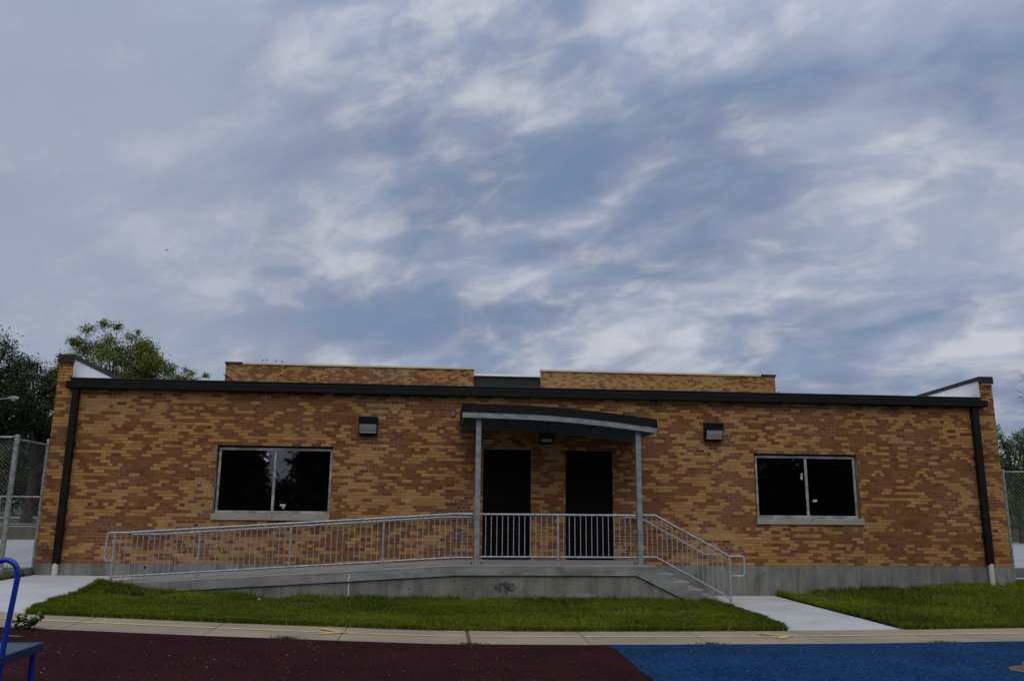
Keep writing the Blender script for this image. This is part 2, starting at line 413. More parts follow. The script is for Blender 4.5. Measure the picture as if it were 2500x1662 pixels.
# ------------------------------------------------------------------ lawns
def inside(x, y):
    a = (x > edge_l(y)) & (x < 5.33) & (y > WB) & (y < -1.62)
    b = (x > 7.26) & (x < 13.6) & (y > WB) & (y < -.03)
    c = (x > -11.5) & (x < -8.06) & (y > WB) & (y < .1)
    d = (x > 12.75) & (x < 18) & (y > WB) & (y < 1.0)
    return a | b | c | d
def vnoise(x, y, s, seed):
    r = np.random.default_rng(seed); G = r.random((96, 96))
    u, v = (x*s) % 95, (y*s) % 95; i, j = u.astype(int), v.astype(int); fx, fy = u-i, v-j
    fx = fx*fx*(3-2*fx); fy = fy*fy*(3-2*fy)
    return (G[i, j]*(1-fx)+G[(i+1) % 96, j]*fx)*(1-fy)+(G[i, (j+1) % 96]*(1-fx)+G[(i+1) % 96, (j+1) % 96]*fx)*fy
def lawn_mound(x, y):
    # turf stands a little proud of the paving, rises to the ramp start
    d = np.minimum.reduce([np.abs(y-WB), np.full_like(x, .25)])/.25
    return .02+.035*d
def lawn_base(x0, x1, y0, y1, name):
    mb = MB(); st = .2; nx = int((x1-x0)/st); ny = int((y1-y0)/st)
    P = []
    for j in range(ny+1):
        for i in range(nx+1):
            x = x0+(x1-x0)*i/nx; y = y0+(y1-y0)*j/ny
            if x0 == -6.04: x = max(x, float(edge_l(y))+.02+(i*.002))
            P.append((x, y, gz(x, y)+float(lawn_mound(np.array([x]), np.array([y]))[0])-.012+.012*mnoise.noise((x*2, y*2, 0))))
    mb.add(P, [(j*(nx+1)+i, j*(nx+1)+i+1, (j+1)*(nx+1)+i+1, (j+1)*(nx+1)+i) for j in range(ny) for i in range(nx)], smooth=True)
    ring = [i for i in range(nx)]+[j*(nx+1)+nx for j in range(ny)]+[ny*(nx+1)+nx-i for i in range(nx)]+[(ny-j)*(nx+1) for j in range(ny)]
    pts = [P[i] for i in ring]; n = len(pts)
    mb.add(pts+[(x, y, z-.12) for x, y, z in pts], [(i, i+n, (i+1) % n+n, (i+1) % n) for i in range(n)])
    return struct(name, mb, 'soil')
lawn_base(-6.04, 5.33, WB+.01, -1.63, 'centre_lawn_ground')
lawn_base(7.27, 18, WB+.01, -.02, 'right_lawn_ground')
lawn_base(-12, -8.07, WB+.01, -.1, 'left_lawn_ground')
lawn_base(12.8, 18, -.02, 1.0, 'side_lawn_ground')

def grass(n, box, name, hmul=1., wid=.0085, edge=False):
    if not edge: x = rng.uniform(box[0], box[1], n); y = rng.uniform(box[2], box[3], n)
    if edge:                                                # a ragged fringe spilling over the paving edge
        x = np.concatenate([rng.uniform(-5.8, 5.33, n//2), rng.uniform(7.26, 17, n//4), np.full(n//8, -99.), 5.33+rng.normal(0, .025, n//8), 7.27+rng.normal(0, .02, n//16)])
        y = np.concatenate([WB+rng.normal(.0, .022, n//2+n//4), rng.uniform(WB, -1.7, n//8), rng.uniform(WB, -1.7, n//8), rng.uniform(WB, -.05, n//16)])
        x = np.where(x < -90, edge_l(y)+rng.normal(0, .025, len(x)), x); k = np.ones(len(x), bool)
    else: k = inside(x, y)
    x, y = x[k], y[k]
    bare = np.maximum(vnoise(x+40, y+40, 1.3, 3), 0)*.6+vnoise(x+20, y+60, 4.1, 4)*.4
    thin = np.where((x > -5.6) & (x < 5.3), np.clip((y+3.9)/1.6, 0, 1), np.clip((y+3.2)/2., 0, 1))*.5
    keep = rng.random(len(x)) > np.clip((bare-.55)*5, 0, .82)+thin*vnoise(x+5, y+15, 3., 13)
    x, y, bare = x[keep], y[keep], bare[keep]; n = len(x)
    z = ground(x, y)+lawn_mound(x, y)-.015
    clump = vnoise(x+7, y+9, 6., 5)*.5+vnoise(x+3, y+1, 17., 6)*.5
    h = (.022+.066*clump+rng.random(n)*.022)*hmul
    near = np.where((x > -6) & (x < 5.3), np.exp(-np.abs(y+1.62)/.10), np.exp(-np.abs(y+.03)/.12))
    spike = (rng.random(n) < .10)
    h = h*(1+near*1.0)+np.where(spike, near*.12*(vnoise(x+11, y, 2.2, 8) > .5), 0)
    tip = np.exp(-((x+5.6)**2/.35+(y+1.9)**2/.2)); h = h+np.where(rng.random(n) < .06, tip*.09, 0)
    th = rng.uniform(0, 2*math.pi, n); lean = rng.normal(0, .45, (n, 2))*h[:, None]
    w = wid*rng.uniform(.6, 1.3, n); dx, dy = np.cos(th)*w, np.sin(th)*w
    v = np.empty((n, 3, 3))
    v[:, 0] = np.stack([x-dx, y-dy, z], 1); v[:, 1] = np.stack([x+dx, y+dy, z], 1)
    v[:, 2] = np.stack([x+lean[:, 0], y+lean[:, 1], z+h], 1)
    big = vnoise(x+50, y+30, .9, 9); t = np.clip(big*.7+rng.random(n)*.6-.2+(clump-.5)*.5, 0, 1)[:, None]
    a = np.array([.040, .064, .006]); b = np.array([.175, .215, .014]); dry = np.array([.15, .13, .05])
    col = a*(1-t)+b*t
    d = ((rng.random(n) < .05+.25*np.clip(bare-.5, 0, 1)))[:, None]
    col = np.where(d, dry*rng.uniform(.5, 1, (n, 1)), col)
    o = bpy.data.objects.new(name, raw_mesh(name, v.reshape(-1, 3), 3, col, 'blade')); put(o, (0, 0, 0), None)
    o['kind'] = 'stuff'; return o
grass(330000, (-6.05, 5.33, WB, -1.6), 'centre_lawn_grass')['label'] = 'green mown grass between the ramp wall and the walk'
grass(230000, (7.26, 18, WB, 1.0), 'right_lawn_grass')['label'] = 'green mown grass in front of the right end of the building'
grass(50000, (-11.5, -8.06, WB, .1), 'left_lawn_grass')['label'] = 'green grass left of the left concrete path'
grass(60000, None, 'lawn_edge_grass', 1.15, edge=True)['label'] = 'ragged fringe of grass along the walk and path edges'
# small tufts in the walk's front edge
def tuft(x, y, r, n, hh, name, label):
    mb = MB()
    for _ in range(n):
        a = rng.uniform(0, 6.28); q = abs(rng.normal(0, r)); bx, by = x+q*math.cos(a)*2.2, y+q*math.sin(a)*.5; h = hh*rng.uniform(.4, 1)
        t = rng.uniform(0, 6.28); w = .006; L = rng.normal(0, h*.5, 2); z = gz(bx, by)+.012
        c = (.06*rng.uniform(.6, 1.4), .095*rng.uniform(.7, 1.3), .015)
        mb.add([(bx-w*math.cos(t), by-w*math.sin(t), z), (bx+w*math.cos(t), by+w*math.sin(t), z), (bx+L[0], by+L[1], z+h)], [(0, 1, 2)], c)
    o = link(name, mb, 'blade', origin=(x, y, gz(x, y))); o['kind'] = 'stuff'; o['label'] = label; return o
tuft(.45, WF+.01, .07, 200, .03, 'weed_tuft', 'low tuft of grass at the front end of the wide walk joint')
tuft(-1.95, WF+.01, .07, 160, .045, 'weed_tuft', 'small weed tuft on the maroon edge of the walk below the arrowhead left of centre')
tuft(3.75, WF+.01, .08, 170, .035, 'weed_tuft', 'flat weed tuft where a walk joint meets the blue rubber, left one of two')
tuft(7.1, WF+.01, .09, 150, .03, 'weed_tuft', 'flat weed tuft on the edge of the blue rubber, right one of two')

# loose crumbs on the rubber
mb = MB()
for _ in range(300):
    x = rng.uniform(-5, 7.5); y = rng.uniform(-9.5, -6.2); s = rng.uniform(.0028, .005); z = gz(x, y)+.012
    if rng.random() < .12: s *= 1.6
    mb.add([(x-s, y-s*.7, z), (x+s, y-s, z), (x+s*.8, y+s, z), (x-s*.6, y+s*.8, z), (x, y, z+s)], [(0, 1, 4), (1, 2, 4), (2, 3, 4), (3, 0, 4)])
o = link('crumbs', mb, 'crumb'); o['kind'] = 'stuff'; o['label'] = 'pale crumbs scattered over the maroon and blue rubber'
m = MB(); m.add([(-5.25, -6.74, gz(-5.25, -6.7)+.017), (-5.03, -6.77, gz(-5.03, -6.7)+.017), (-4.98, -6.70, gz(-4.98, -6.7)+.017), (-5.17, -6.67, gz(-5.17, -6.7)+.017)], [(0, 1, 2, 3)])
struct('tan_scuff', m, 'brownwall')
mb = MB(); xx, yy = -3.15, -2.2
mb.bbox(xx-.03, xx+.03, yy-.02, yy+.02, gz(xx, yy)+.06, gz(xx, yy)+.10)
tag(link('paper_scrap', mb, 'paper', origin=(xx, yy, gz(xx, yy)+.06)), 'tiny white paper scrap lying in the centre lawn', 'litter')

# ------------------------------------------------------------------ bricks
CH = .0668; HEAD = 3.04
TAN = [(.355, .192, .055), (.325, .172, .046), (.375, .210, .066), (.35, .18, .066)]
BRN = [(.205, .084, .030), (.19, .078, .030), (.170, .068, .027), (.205, .090, .032), (.150, .056, .024), (.175, .080, .028), (.205, .072, .028), (.19, .085, .035)]
def brick_tone(x, z, seed, p=.47):
    n = max(mnoise.noise(((x-2.2*z)*2.6+seed, z*2.2, seed*1.3)), mnoise.noise(((x+2.2*z)*2.6-seed, z*2.2, seed*2.3)))*.62-.10+mnoise.noise((x*.5, z*.8, seed))*.2
    r = random.random()-.5
    if n*1.1+r*.62 > .5-p: return random.choice(TAN)
    return random.choice(BRN)
def tint(c):
    k = random.uniform(.94, 1.22); return tuple(min(1, v*k) for v in c)
def lay(x0, x1, z0, nrows, k0, holes, seed, topfn=None):
    """bricks of a running bond wall, every sixth course headers; holes = (x0,x1,z0,z1)"""
    res = []
    for k in range(nrows):
        za = z0+k*CH+.005; zb = za+CH-.010; kk = k+k0
        header = kk % 6 == 0
        L = .1016 if header else .2032
        off = (.0508 if header else (.1016 if kk % 2 else 0))
        i0 = int(math.floor((x0-off)/L))-1
        x = i0*L+off
        while x < x1:
            segs = [(max(x+.005, x0+.001), min(x+L-.005, x1-.001))]
            for h in holes:
                if zb > h[2]+.01 and za < h[3]-.01:
                    ns = []
                    for a, b in segs:
                        if b <= h[0] or a >= h[1]: ns.append((a, b)); continue
                        if a < h[0]: ns.append((a, h[0]))
                        if b > h[1]: ns.append((h[1], b))
                    segs = ns
            for a, b in segs:
                if b-a > .012: res.append((a, b, za, zb))
            x += L
    return res
def build_bricks(bricks, wall, yf, depth, seed, p, camp):
    tones = [tint(brick_tone((a+b)/2, (z0+z1)/2, seed, p)) for a, b, z0, z1 in bricks]
    full = [i for i, (a, b, z0, z1) in enumerate(bricks)]
    full.sort(key=lambda i: ((bricks[i][0]+bricks[i][1])/2-camp[0])**2+((bricks[i][2]+bricks[i][3])/2-camp[2])**2-(.05 if bricks[i][1]-bricks[i][0] > .15 else 0)*400)
    sel = set(full[:300]); lib = {}
    mb = MB()
    for i, (a, b, z0, z1) in enumerate(bricks):
        j = random.uniform(-.0012, .0012)
        if i in sel:
            t = tuple(round(v/.02)*.02 if v > .06 else round(v, 2) for v in tones[i]); key = (round(b-a, 3), t)
            if key not in lib:
                q = MB(); w = (b-a)/2; q.bbox(-w, w, 0, depth, -(z1-z0)/2, (z1-z0)/2, .0025, tones[i]); lib[key] = q.mesh('brick', 'brick')
            share('brick', lib[key], wall, ((a+b)/2, yf+j, (z0+z1)/2))
        else: mb.box(a, b, yf+j, yf+depth, z0, z1, tones[i])
    link('brickwork', mb, 'brick', wall, kind='stuff')

# ------------------------------------------------------------------ main building
XL, XR = -8.051, 12.685
bld = thing('brick_building', (2.3, 0, 0), 'long low tan and brown brick building with black roof edge behind the lawn', 'building')
WINL, WINR = (-4.678, -2.283), (6.9, 9.29)
SILLT = HEAD-21*CH; SILLB = SILLT-2*CH
DL, DR = (.91, 1.94), (2.693, 3.725)
LAND = .737
BASE = HEAD-36*CH
# backing wall made as pieces around the openings
wm = MB(); T0, T1 = .006, .28
def piece(a, b, z0, z1, y0=T0, y1=T1): wm.box(a, b, y0, y1, z0, z1)
TOPW = 4.34
xs = [XL+.001, WINL[0], WINL[1], DL[0], DL[1], DR[0], DR[1], WINR[0], WINR[1], XR-.001]
piece(xs[0], xs[9], HEAD, TOPW)
piece(xs[0], xs[1], BASE, HEAD); piece(xs[2], xs[3], BASE, HEAD); piece(xs[4], xs[5], BASE, HEAD); piece(xs[6], xs[7], BASE, HEAD); piece(xs[8], xs[9], BASE, HEAD)
piece(xs[1], xs[2], BASE, SILLB); piece(xs[7], xs[8], BASE, SILLB)
for a, b in (DL, DR): piece(a, b, BASE, LAND-.02)
wall = link('wall', wm, 'mortar', bld, label='tan and brown brick front wall with every sixth course of headers')
JA, JB = 9.50, 9.30
holes = [(WINL[0], WINL[1], SILLT-.001, HEAD-.001), (WINR[0], WINR[1], SILLT-.001, HEAD-.001), (WINL[0]-.02, WINL[1]+.0, SILLB, SILLT), (WINR[0], WINR[1]+.06, SILLB, SILLT),
         (DL[0], DL[1], 0, HEAD), (DR[0], DR[1], 0, HEAD), (JA-.006, JA+.006, HEAD, 9), (JB-.006, JB+.006, 0, SILLB), (JB-.006, JB+.006, SILLB, SILLT)]
rows = int(round((TOPW-BASE)/CH))
bricks = lay(XL, XR, BASE, rows, 1, holes, 1.)
ztop = BASE+rows*CH
# piers rising past the gutter
pr = int((4.72-ztop)/CH)
bricks += lay(XL, -7.765, ztop, pr, 1+rows, [], 1.)+lay(12.385, XR, ztop, pr, 1+rows, [], 1.)
build_bricks(bricks, wall, 0., .02, 1.7, .48, (0.8, 0, 1.84))
jm = MB(); jm.box(JA-.006, JA+.006, .003, .0058, HEAD, TOPW); jm.box(JB-.006, JB+.006, .003, .0058, BASE, SILLB)
link('control_joint', jm, 'sealant', bld)
# foundation
fm = MB()
for i in range(42):
    a, b = XL-.004+(XR-XL+.008)*i/42, XL-.004+(XR-XL+.008)*(i+1)/42
    fm.box(a, b, -.012, .28, -.3, BASE-.001)
link('foundation', fm, 'foundation', bld, label='grey cast concrete foundation strip under the bricks')
hm = MB(); hm.tube([(-5.9, -.0125, .56), (-5.9, .0, .56)], .03, 10); link('tie_hole', hm, 'black', bld)
# side and rear walls, roof
sm = MB(); sm.box(XL, XL+.26, .285, 12, -.2, 4.3); sm.box(XR-.26, XR, .285, 12, -.2, 4.3); sm.box(XL+.26, XR-.26, 11.75, 12, -.2, 4.2)
link('side_wall', sm, 'mortar', bld)
rm = MB(); rm.add([(-7.74, .02, 4.33), (12.37, .02, 4.33), (12.37, 11.9, 4.1), (-7.74, 11.9, 4.1)], [(0, 1, 2, 3)]); link('roof', rm, 'membrane', bld)
# parapets: white inner face + dark sloping coping
for xa, xb, inn in ((XL, -7.765, 1), (12.385, XR, -1)):
    pm = MB(); pm.prism([(.022, ztop), (.022, 4.71), (12, 4.22), (12, 4.0), (.3, 4.0), (.3, ztop)], 'x', xa+(.0 if inn > 0 else .02), xb-(.02 if inn > 0 else 0))
    link('parapet', pm, 'mortar', bld)
    wmn = MB(); xi = xb-.02 if inn > 0 else xa+.02
    wmn.prism([(.03, 4.30), (.03, 4.79), (12, 4.30), (12, 4.0)], 'x', min(xi, xi+.018*inn), max(xi, xi+.018*inn))
    link('parapet_lining', wmn, 'membrane', bld, label='white inner face of the parapet')
    cm = MB()
    cm.prism([(-.035, 4.715), (-.035, 4.885), (12.03, 4.395), (12.03, 4.30), (.02, 4.79), (.0, 4.715)], 'x', xa-.025, xb+.02)
    link('coping', cm, 'bronze2', bld)
# roof edge flashing and gutter
gm = MB(); gm.prism([(-.05, 4.30), (-.06, 4.385), (-.04, 4.40), (.30, 4.42), (.30, 4.30)], 'x', -7.765, 12.335)
link('roof_edge_flashing', gm, 'bronze', bld)
L = 3.05; x = -7.80
gi = 0
while x < 12.42:
    b = min(x+L, 12.42); gm = MB()
    gm.prism([(-.02, 4.16), (-.15, 4.16), (-.165, 4.175), (-.165, 4.285), (-.175, 4.30), (-.165, 4.312), (-.055, 4.312), (-.02, 4.312)], 'x', x+.0015, b-.0015)
    link('gutter', gm, 'bronze', bld); x = b
# drop shadows are natural; downspouts
for nm, xa, xb, zb in (('L', -7.68, -7.545, .62), ('R', 12.06, 12.215, .68)):
    dm = MB(); dm.bbox(xa, xb, -.125, -.02, zb, 4.162, .012)
    d = link('downspout', dm, 'bronze', bld)
    for z in (1.28, 3.0): 
        s_ = MB(); s_.box(xa-.03, xb+.03, -.13, -.018, z, z+.035); link('strap', s_, 'bronze', d)
    xm = (xa+xb)/2; pz = gz(xm, -.08)-.02
    t_ = MB(); t_.tube([(xm, -.075, pz), (xm, -.075, zb+.02)], .058, 14); link('drain_stub', t_, 'pvc', d, label='white pipe stub below the black downspout')
# windows
def window(xa, xb, my, stick):
    w = .05; y0, y1 = .085, .135
    fr = MB(); zb, zt = SILLT+.004, HEAD-.035
    a, b = xa+.028, xb-.012
    if my > 8: a, b = xa+.055, xb-.02
    fr.bbox(a, b, y0, y1, zt-w*1.15, zt, .003); fr.bbox(a, b, y0, y1, zb, zb+w*1.15, .003)
    fr.bbox(a, a+w, y0+.003, y1, zb+w*1.15, zt-w*1.15, .003); fr.bbox(b-w, b, y0+.003, y1, zb+w*1.15, zt-w*1.15, .003)
    fr.bbox(my-w*.55, my+w*.55, y0+.003, y1, zb+w*1.15, zt-w*1.15, .003)
    W = link('window', fr, 'alu', bld)
    for i in range(7):
        sx = a+.06+(b-a-.12)*i/6
        for z in (zt-w*.55, zb+w*.55):
            s_ = MB(); s_.tube([(sx, y0-.003, z), (sx, y0+.001, z)], .006, 6); link('screw', s_, 'black', W)
    for p0, p1 in ((a+w, my-w*.55), (my+w*.55, b-w)):
        g_ = MB(); g_.box(p0, p1, y0+.028, y0+.034, zb+w, zt-w); link('pane', g_, 'glass', W)
    bk = MB(); bk.box(xa+.001, xb-.001, y1+.001, y1+.1, SILLT+.001, HEAD-.001)
    link('unlit_room_backing', bk, 'black', W)  # black box stands in for the unlit room behind the glass
    mid = (xa+xb)/2+(.04 if my > 8 else .03)
    sx0, sx1 = (xa+.0, xb+.055) if my > 8 else (xa-.0, xb-.0)
    if my < 8: sx0 = xa-.018
    for q0, q1 in ((sx0+.001, mid-.003), (mid+.003, sx1-.001)):
        s_ = MB(); s_.bbox(q0, q1, -.045, .12, SILLB+.003, SILLT+.001, .006); link('sill', s_, 'sill', W)
    # reveal return of the brick
    for poly in stick:
        s_ = MB(); s_.prism(poly, 'y', y0+.024, y0+.0265); link('paper_scrap', s_, 'paper', W)
    return W
def rect(cx, cz, w, h, a=0.):
    c, s = math.cos(a), math.sin(a)
    return [(cx+x*c-y*s, cz+x*s+y*c) for x, y in ((-w/2, -h/2), (w/2, -h/2), (w/2, h/2), (-w/2, h/2))]
window(*WINL, -3.485, [rect(-3.655, 2.87, .05, .05), rect(-3.68, 2.755, .095, .045, -.65), [(-3.335, 1.84), (-3.335, 1.795), (-3.27, 1.80), (-3.295, 1.76), (-3.26, 1.745), (-3.22, 1.80), (-3.215, 1.84)]])['label'] = 'left window reflecting trees and sky, torn paper on its glass'
window(*WINR, 8.125, [rect(8.035, 2.60, .045, .045), [(8.0, 2.565), (8.0, 2.51), (8.02, 2.475), (8.045, 2.485), (8.045, 2.565)],
                     [(8.255, 1.995), (8.345, 2.0), (8.35, 2.01), (8.35, 2.045), (8.34, 2.05), (8.26, 2.045), (8.25, 2.035), (8.25, 2.005)]])['label'] = 'right window, dark glass with three paper scraps'
# doors
for (a, b), lb in ((DL, 'left black door behind the railing'), (DR, 'right black door behind the railing')):
    fr = MB(); y0, y1 = .03, .13
    fr.box(a+.002, a+.052, y0, y1, LAND, HEAD-.002); fr.box(b-.052, b-.002, y0, y1, LAND, HEAD-.002); fr.box(a+.052, b-.052, y0, y1, HEAD-.102, HEAD-.002)
    D = link('door', fr, 'doorblack', bld, label=lb)
    lf = MB(); lf.bbox(a+.056, b-.056, .065, .11, LAND+.02, HEAD-.106, .003); leaf = link('door_leaf', lf, 'doorblack', D)
    th = MB(); th.bbox(a+.003, b-.003, -.03, .12, LAND-.0, LAND+.018, .004); link('threshold', th, 'doorblack', D)
    for z in (.95, 1.9, 2.8):
        hg = MB(); hg.tube([(a+.054, .058, z), (a+.054, .058, z+.11)], .009, 6); link('hinge', hg, 'doorblack', D)
    bk = MB(); bk.box(a, b, .135, .2, LAND-.02, HEAD); link('door_backing', bk, 'black', D)
# small wall boxes
def wbox(x0, x1, z0, z1, lb, knob=False):
    mb = MB(); mb.bbox(x0, x1, -.035, -.002, z0, z1, .008)
    t = thing('wall_box', ((x0+x1)/2, 0, z0), lb, 'electrical box')
    link('box_body', mb, 'greybox', t)
    k = MB()
    if knob: k.bbox((x0+x1)/2-.045, (x0+x1)/2+.045, -.06, -.036, z1-.035, z1-.005, .006)
    else: k.bbox((x0+x1)/2-.018, (x0+x1)/2+.018, -.042, -.036, (z0+z1)/2-.025, (z0+z1)/2+.025, .003)
    link('box_cover', k, 'galv', t)
wbox(.20, .275, 3.725, 3.845, 'small grey box high on the bricks left of the canopy')
wbox(.255, .33, 1.875, 1.99, 'small grey switch box on the bricks at door lock height')
wbox(.33, .42, 1.13, 1.28, 'grey socket box low on the bricks behind the ramp railing', True)
fb = MB(); fb.tube([(-7.86, -.06, .94), (-7.86, -.06, 1.02)], .022, 8); fb.box(-7.95, -7.76, -.075, -.055, .925, .945)
t = thing('hose_bib', (-7.86, 0, .94), 'small grey tap bracket on the left pier beside the downspout', 'tap'); link('bracket', fb, 'greybox', t)
hb = MB(); hb.box(-7.87, -7.85, -.06, -.001, .96, .98); link('spout', hb, 'greybox', t)

# wall packs
def wallpack(x0, x1, z0, z1, lb, small=False):
    t = thing('wall_lamp', ((x0+x1)/2, -.01, z0), lb, 'lamp', None if small else 'square wall lamps on the front wall')
    w = .018; D = .22 if not small else .16
    b = MB(); zs = z0+(z1-z0)*.58
    prof = [(-.005, z0), (-.12*D/.22, z0), (-.13*D/.22, z0+.02), (-D*.92, zs), (-D, z1-.012), (-D+.012, z1), (-.005, z1)]
    b.prism([(-.005, z0), (-.09, z0), (-.09, z0+.012), (-.03, z0+.03), (-.03, z1-.02), (-.005, z1-.02)], 'x', x0+w, x1-w)
    b.prism(prof, 'x', x0, x0+w); b.prism(prof, 'x', x1-w, x1)
    b.prism([(-D*.90, zs), (-D, z1-.012), (-D+.012, z1), (-.005, z1), (-.005, z1-.02), (-D+.03, z1-.02), (-D*.9+.02, zs)], 'x', x0+w, x1-w)
    b.prism([(-.01, z0), (-.12*D/.22, z0), (-.13*D/.22, z0+.02), (-.12*D/.22, z0+.03), (-.01, z0+.03)], 'x', x0+w, x1-w)
    link('housing', b, 'bronze', t)
    l = MB(); yb, yt = -.12*D/.22, -D*.86
    n = 10
    P = []
    for i in range(n+1):
        u = i/n; P.append((yb+(yt-yb)*u-.010*math.sin(math.pi*u), z0+.032+(zs-z0-.034)*u))
    vs = [(x0+w+.012, y, z) for y, z in P]+[(x1-w-.012, y, z) for y, z in P]
    l.add(vs, [(i, i+1, n+2+i, n+1+i) for i in range(n)], smooth=True)
    link('lens', l, 'lens' if not small else 'lensrim', t)
    r = MB()
    for xa in (x0+w+.001, x1-w-.013): r.add([(xa, y-.006, z) for y, z in P]+[(xa+.012, y-.006, z) for y, z in P], [(i, i+1, n+2+i, n+1+i) for i in range(n)])
    r.box(x0+w+.001, x1-w-.001, yb-.012, yb-.004, z0+.031, z0+.047)
    link('lens_rim', r, 'lensrim' if not small else 'black', t)
wallpack(-1.755, -1.365, 3.305, 3.68, 'black square wall lamp above and right of the left window')
wallpack(5.785, 6.175, 3.30, 3.68, 'black square wall lamp above and left of the right window')
wallpack(2.12, 2.42, 3.165, 3.36, 'small black wall lamp under the canopy between the doors', True)

# ------------------------------------------------------------------ rear building
rb_ = thing('rear_brick_building', (2.8, 17, 0), 'taller brick building showing behind the roof with cream coping and dark centre panel', 'building')
def rearwall(x0, x1, z0, z1, lb):
    mb = MB(); mb.box(x0+.001, x1-.001, 17.006, 17.3, 0, z1); w = link('wall', mb, 'mortar', rb_, label=lb)
    n = int((z1-z0)/CH); bs = lay(x0, x1, z1-n*CH, n, 2, [], 5.)
    build_bricks(bs, w, 17., .02, 4.1 if x0 < 0 else 9.4, .46 if x0 < 0 else .66, ((x0+x1)/2, 0, z1-.5))
    return w
rearwall(-9.15, 1.32, 5.9, 7.61, 'left brick part of the rear building')
rearwall(4.25, 14.78, 5.9, 7.61, 'paler right brick part of the rear building')
c = MB(); c.box(-8.45, 1.35, 16.93, 17.32, 7.613, 7.69); link('coping', c, 'cream', rb_)
c = MB(); c.box(4.22, 14.1, 16.93, 17.32, 7.613, 7.69); link('coping', c, 'cream', rb_)
c = MB(); c.box(-9.18, -8.452, 16.95, 17.32, 7.613, 7.70); link('corner_coping', c, 'bronze2', rb_)
c = MB(); c.box(14.102, 14.81, 16.95, 17.32, 7.613, 7.70); link('corner_coping', c, 'bronze2', rb_)
c = MB(); c.box(1.322, 4.248, 17.25, 17.4, 0, 7.37)
for i in range(36):
    x = 1.36+i*.0805; c.prism([(x, 17.249), (x+.012, 17.215), (x+.04, 17.215), (x+.052, 17.249)], 'z', 5.5, 7.37)
link('ribbed_panel', c, 'metalrib', rb_, kind='stuff')
c = MB(); c.box(1.36, 4.21, 17.1, 17.32, 7.373, 7.46); link('coping', c, 'membrane', rb_)
c = MB(); c.box(-9.15, 14.78, 17.41, 30, 0, 7.3); link('rear_body', c, 'mortar', rb_)
c = MB(); c.tube([(-9.2, 16.93, 7.15), (-9.1, 16.95, 7.12), (-8.85, 16.95, 6.95), (-8.7, 16.97, 6.6)], .02, 6); tag(link('cable', c, 'black', origin=(-9.1, 16.95, 6.6)), 'thin black cable hanging at the left corner of the rear building', 'cable')
c = MB(); c.tube([(14.86, 16.97, 6.2), (14.84, 16.97, 6.75), (14.9, 16.97, 6.95)], .025, 6); tag(link('cable', c, 'black', origin=(14.85, 16.97, 6.2)), 'thin black cable end at the right corner of the rear building', 'cable')

# ------------------------------------------------------------------ ramp, landing, steps
YF = -1.6
def ramp_z(x): return np.interp(x, [-6.0, .33, 4.22], [.385, LAND, LAND])
rt = thing('entrance_ramp', (1, YF, 0), 'grey concrete ramp and landing with steps in front of the two doors', 'ramp')
xs = [-6.0]+[-5.5+.5*i for i in range(12)]+[.33]
m = MB()
top = [(x, float(ramp_z(x))) for x in xs]; bot = [(x, max(z-.19, gz(x, YF)-.2)) for x, z in top]
m.prism(top+bot[::-1], 'y', YF, -.013)
o_ = link('ramp_slab', m, 'lip', rt)
m = MB(); m.prism([(.331, LAND), (4.22, LAND), (4.22, LAND-.19-.39*(LAND-.19)/1.15), (3.83, LAND-.19), (.331, LAND-.19)], 'y', YF, -.013)
link('landing_slab', m, 'lip', rt)
m = MB()
ed = [(x, z) for x, z in top]+[(4.215, LAND)]
m.prism([(x, z+.001) for x, z in ed]+[(x, z-.014) for x, z in ed[::-1]], 'y', YF-.004, YF+.014)
link('arris', m, 'slab', rt)
for x_, z_ in ((-.53, .30), (.52, .31)):
    m = MB(); m.tube([(x_, YF+.0330, z_), (x_, YF+.05, z_)], .014, 10); link('tie_hole', m, 'black', rt)
m = MB(); ex = -1.66; P_ = [(ex+.012*math.sin(k*1.9), .57-.045*k) for k in range(10)]
m.add([(x-.006, YF-.0008 if z > .39 else YF+.0325, z) for x, z in P_]+[(x+.007, YF-.0008 if z > .39 else YF+.0325, z) for x, z in P_], [(i, 10+i, 11+i, i+1) for i in range(9) if not (P_[i][1] > .39 >= P_[i+1][1])])
link('efflorescence_streak', m, 'membrane', rt)
# walking surfaces as thin toppings
m = MB(); m.add([(x, YF+.02, z+.004) for x, z in top]+[(x, -.014, z+.004) for x, z in top], [(i, i+1, len(top)+i+1, len(top)+i) for i in range(len(top)-1)])
m.add([(.33, YF+.02, LAND+.004), (4.2, YF+.02, LAND+.004), (4.2, -.014, LAND+.004), (.33, -.014, LAND+.004)], [(0, 1, 2, 3)])
link('walking_surface', m, 'deckslab', rt)
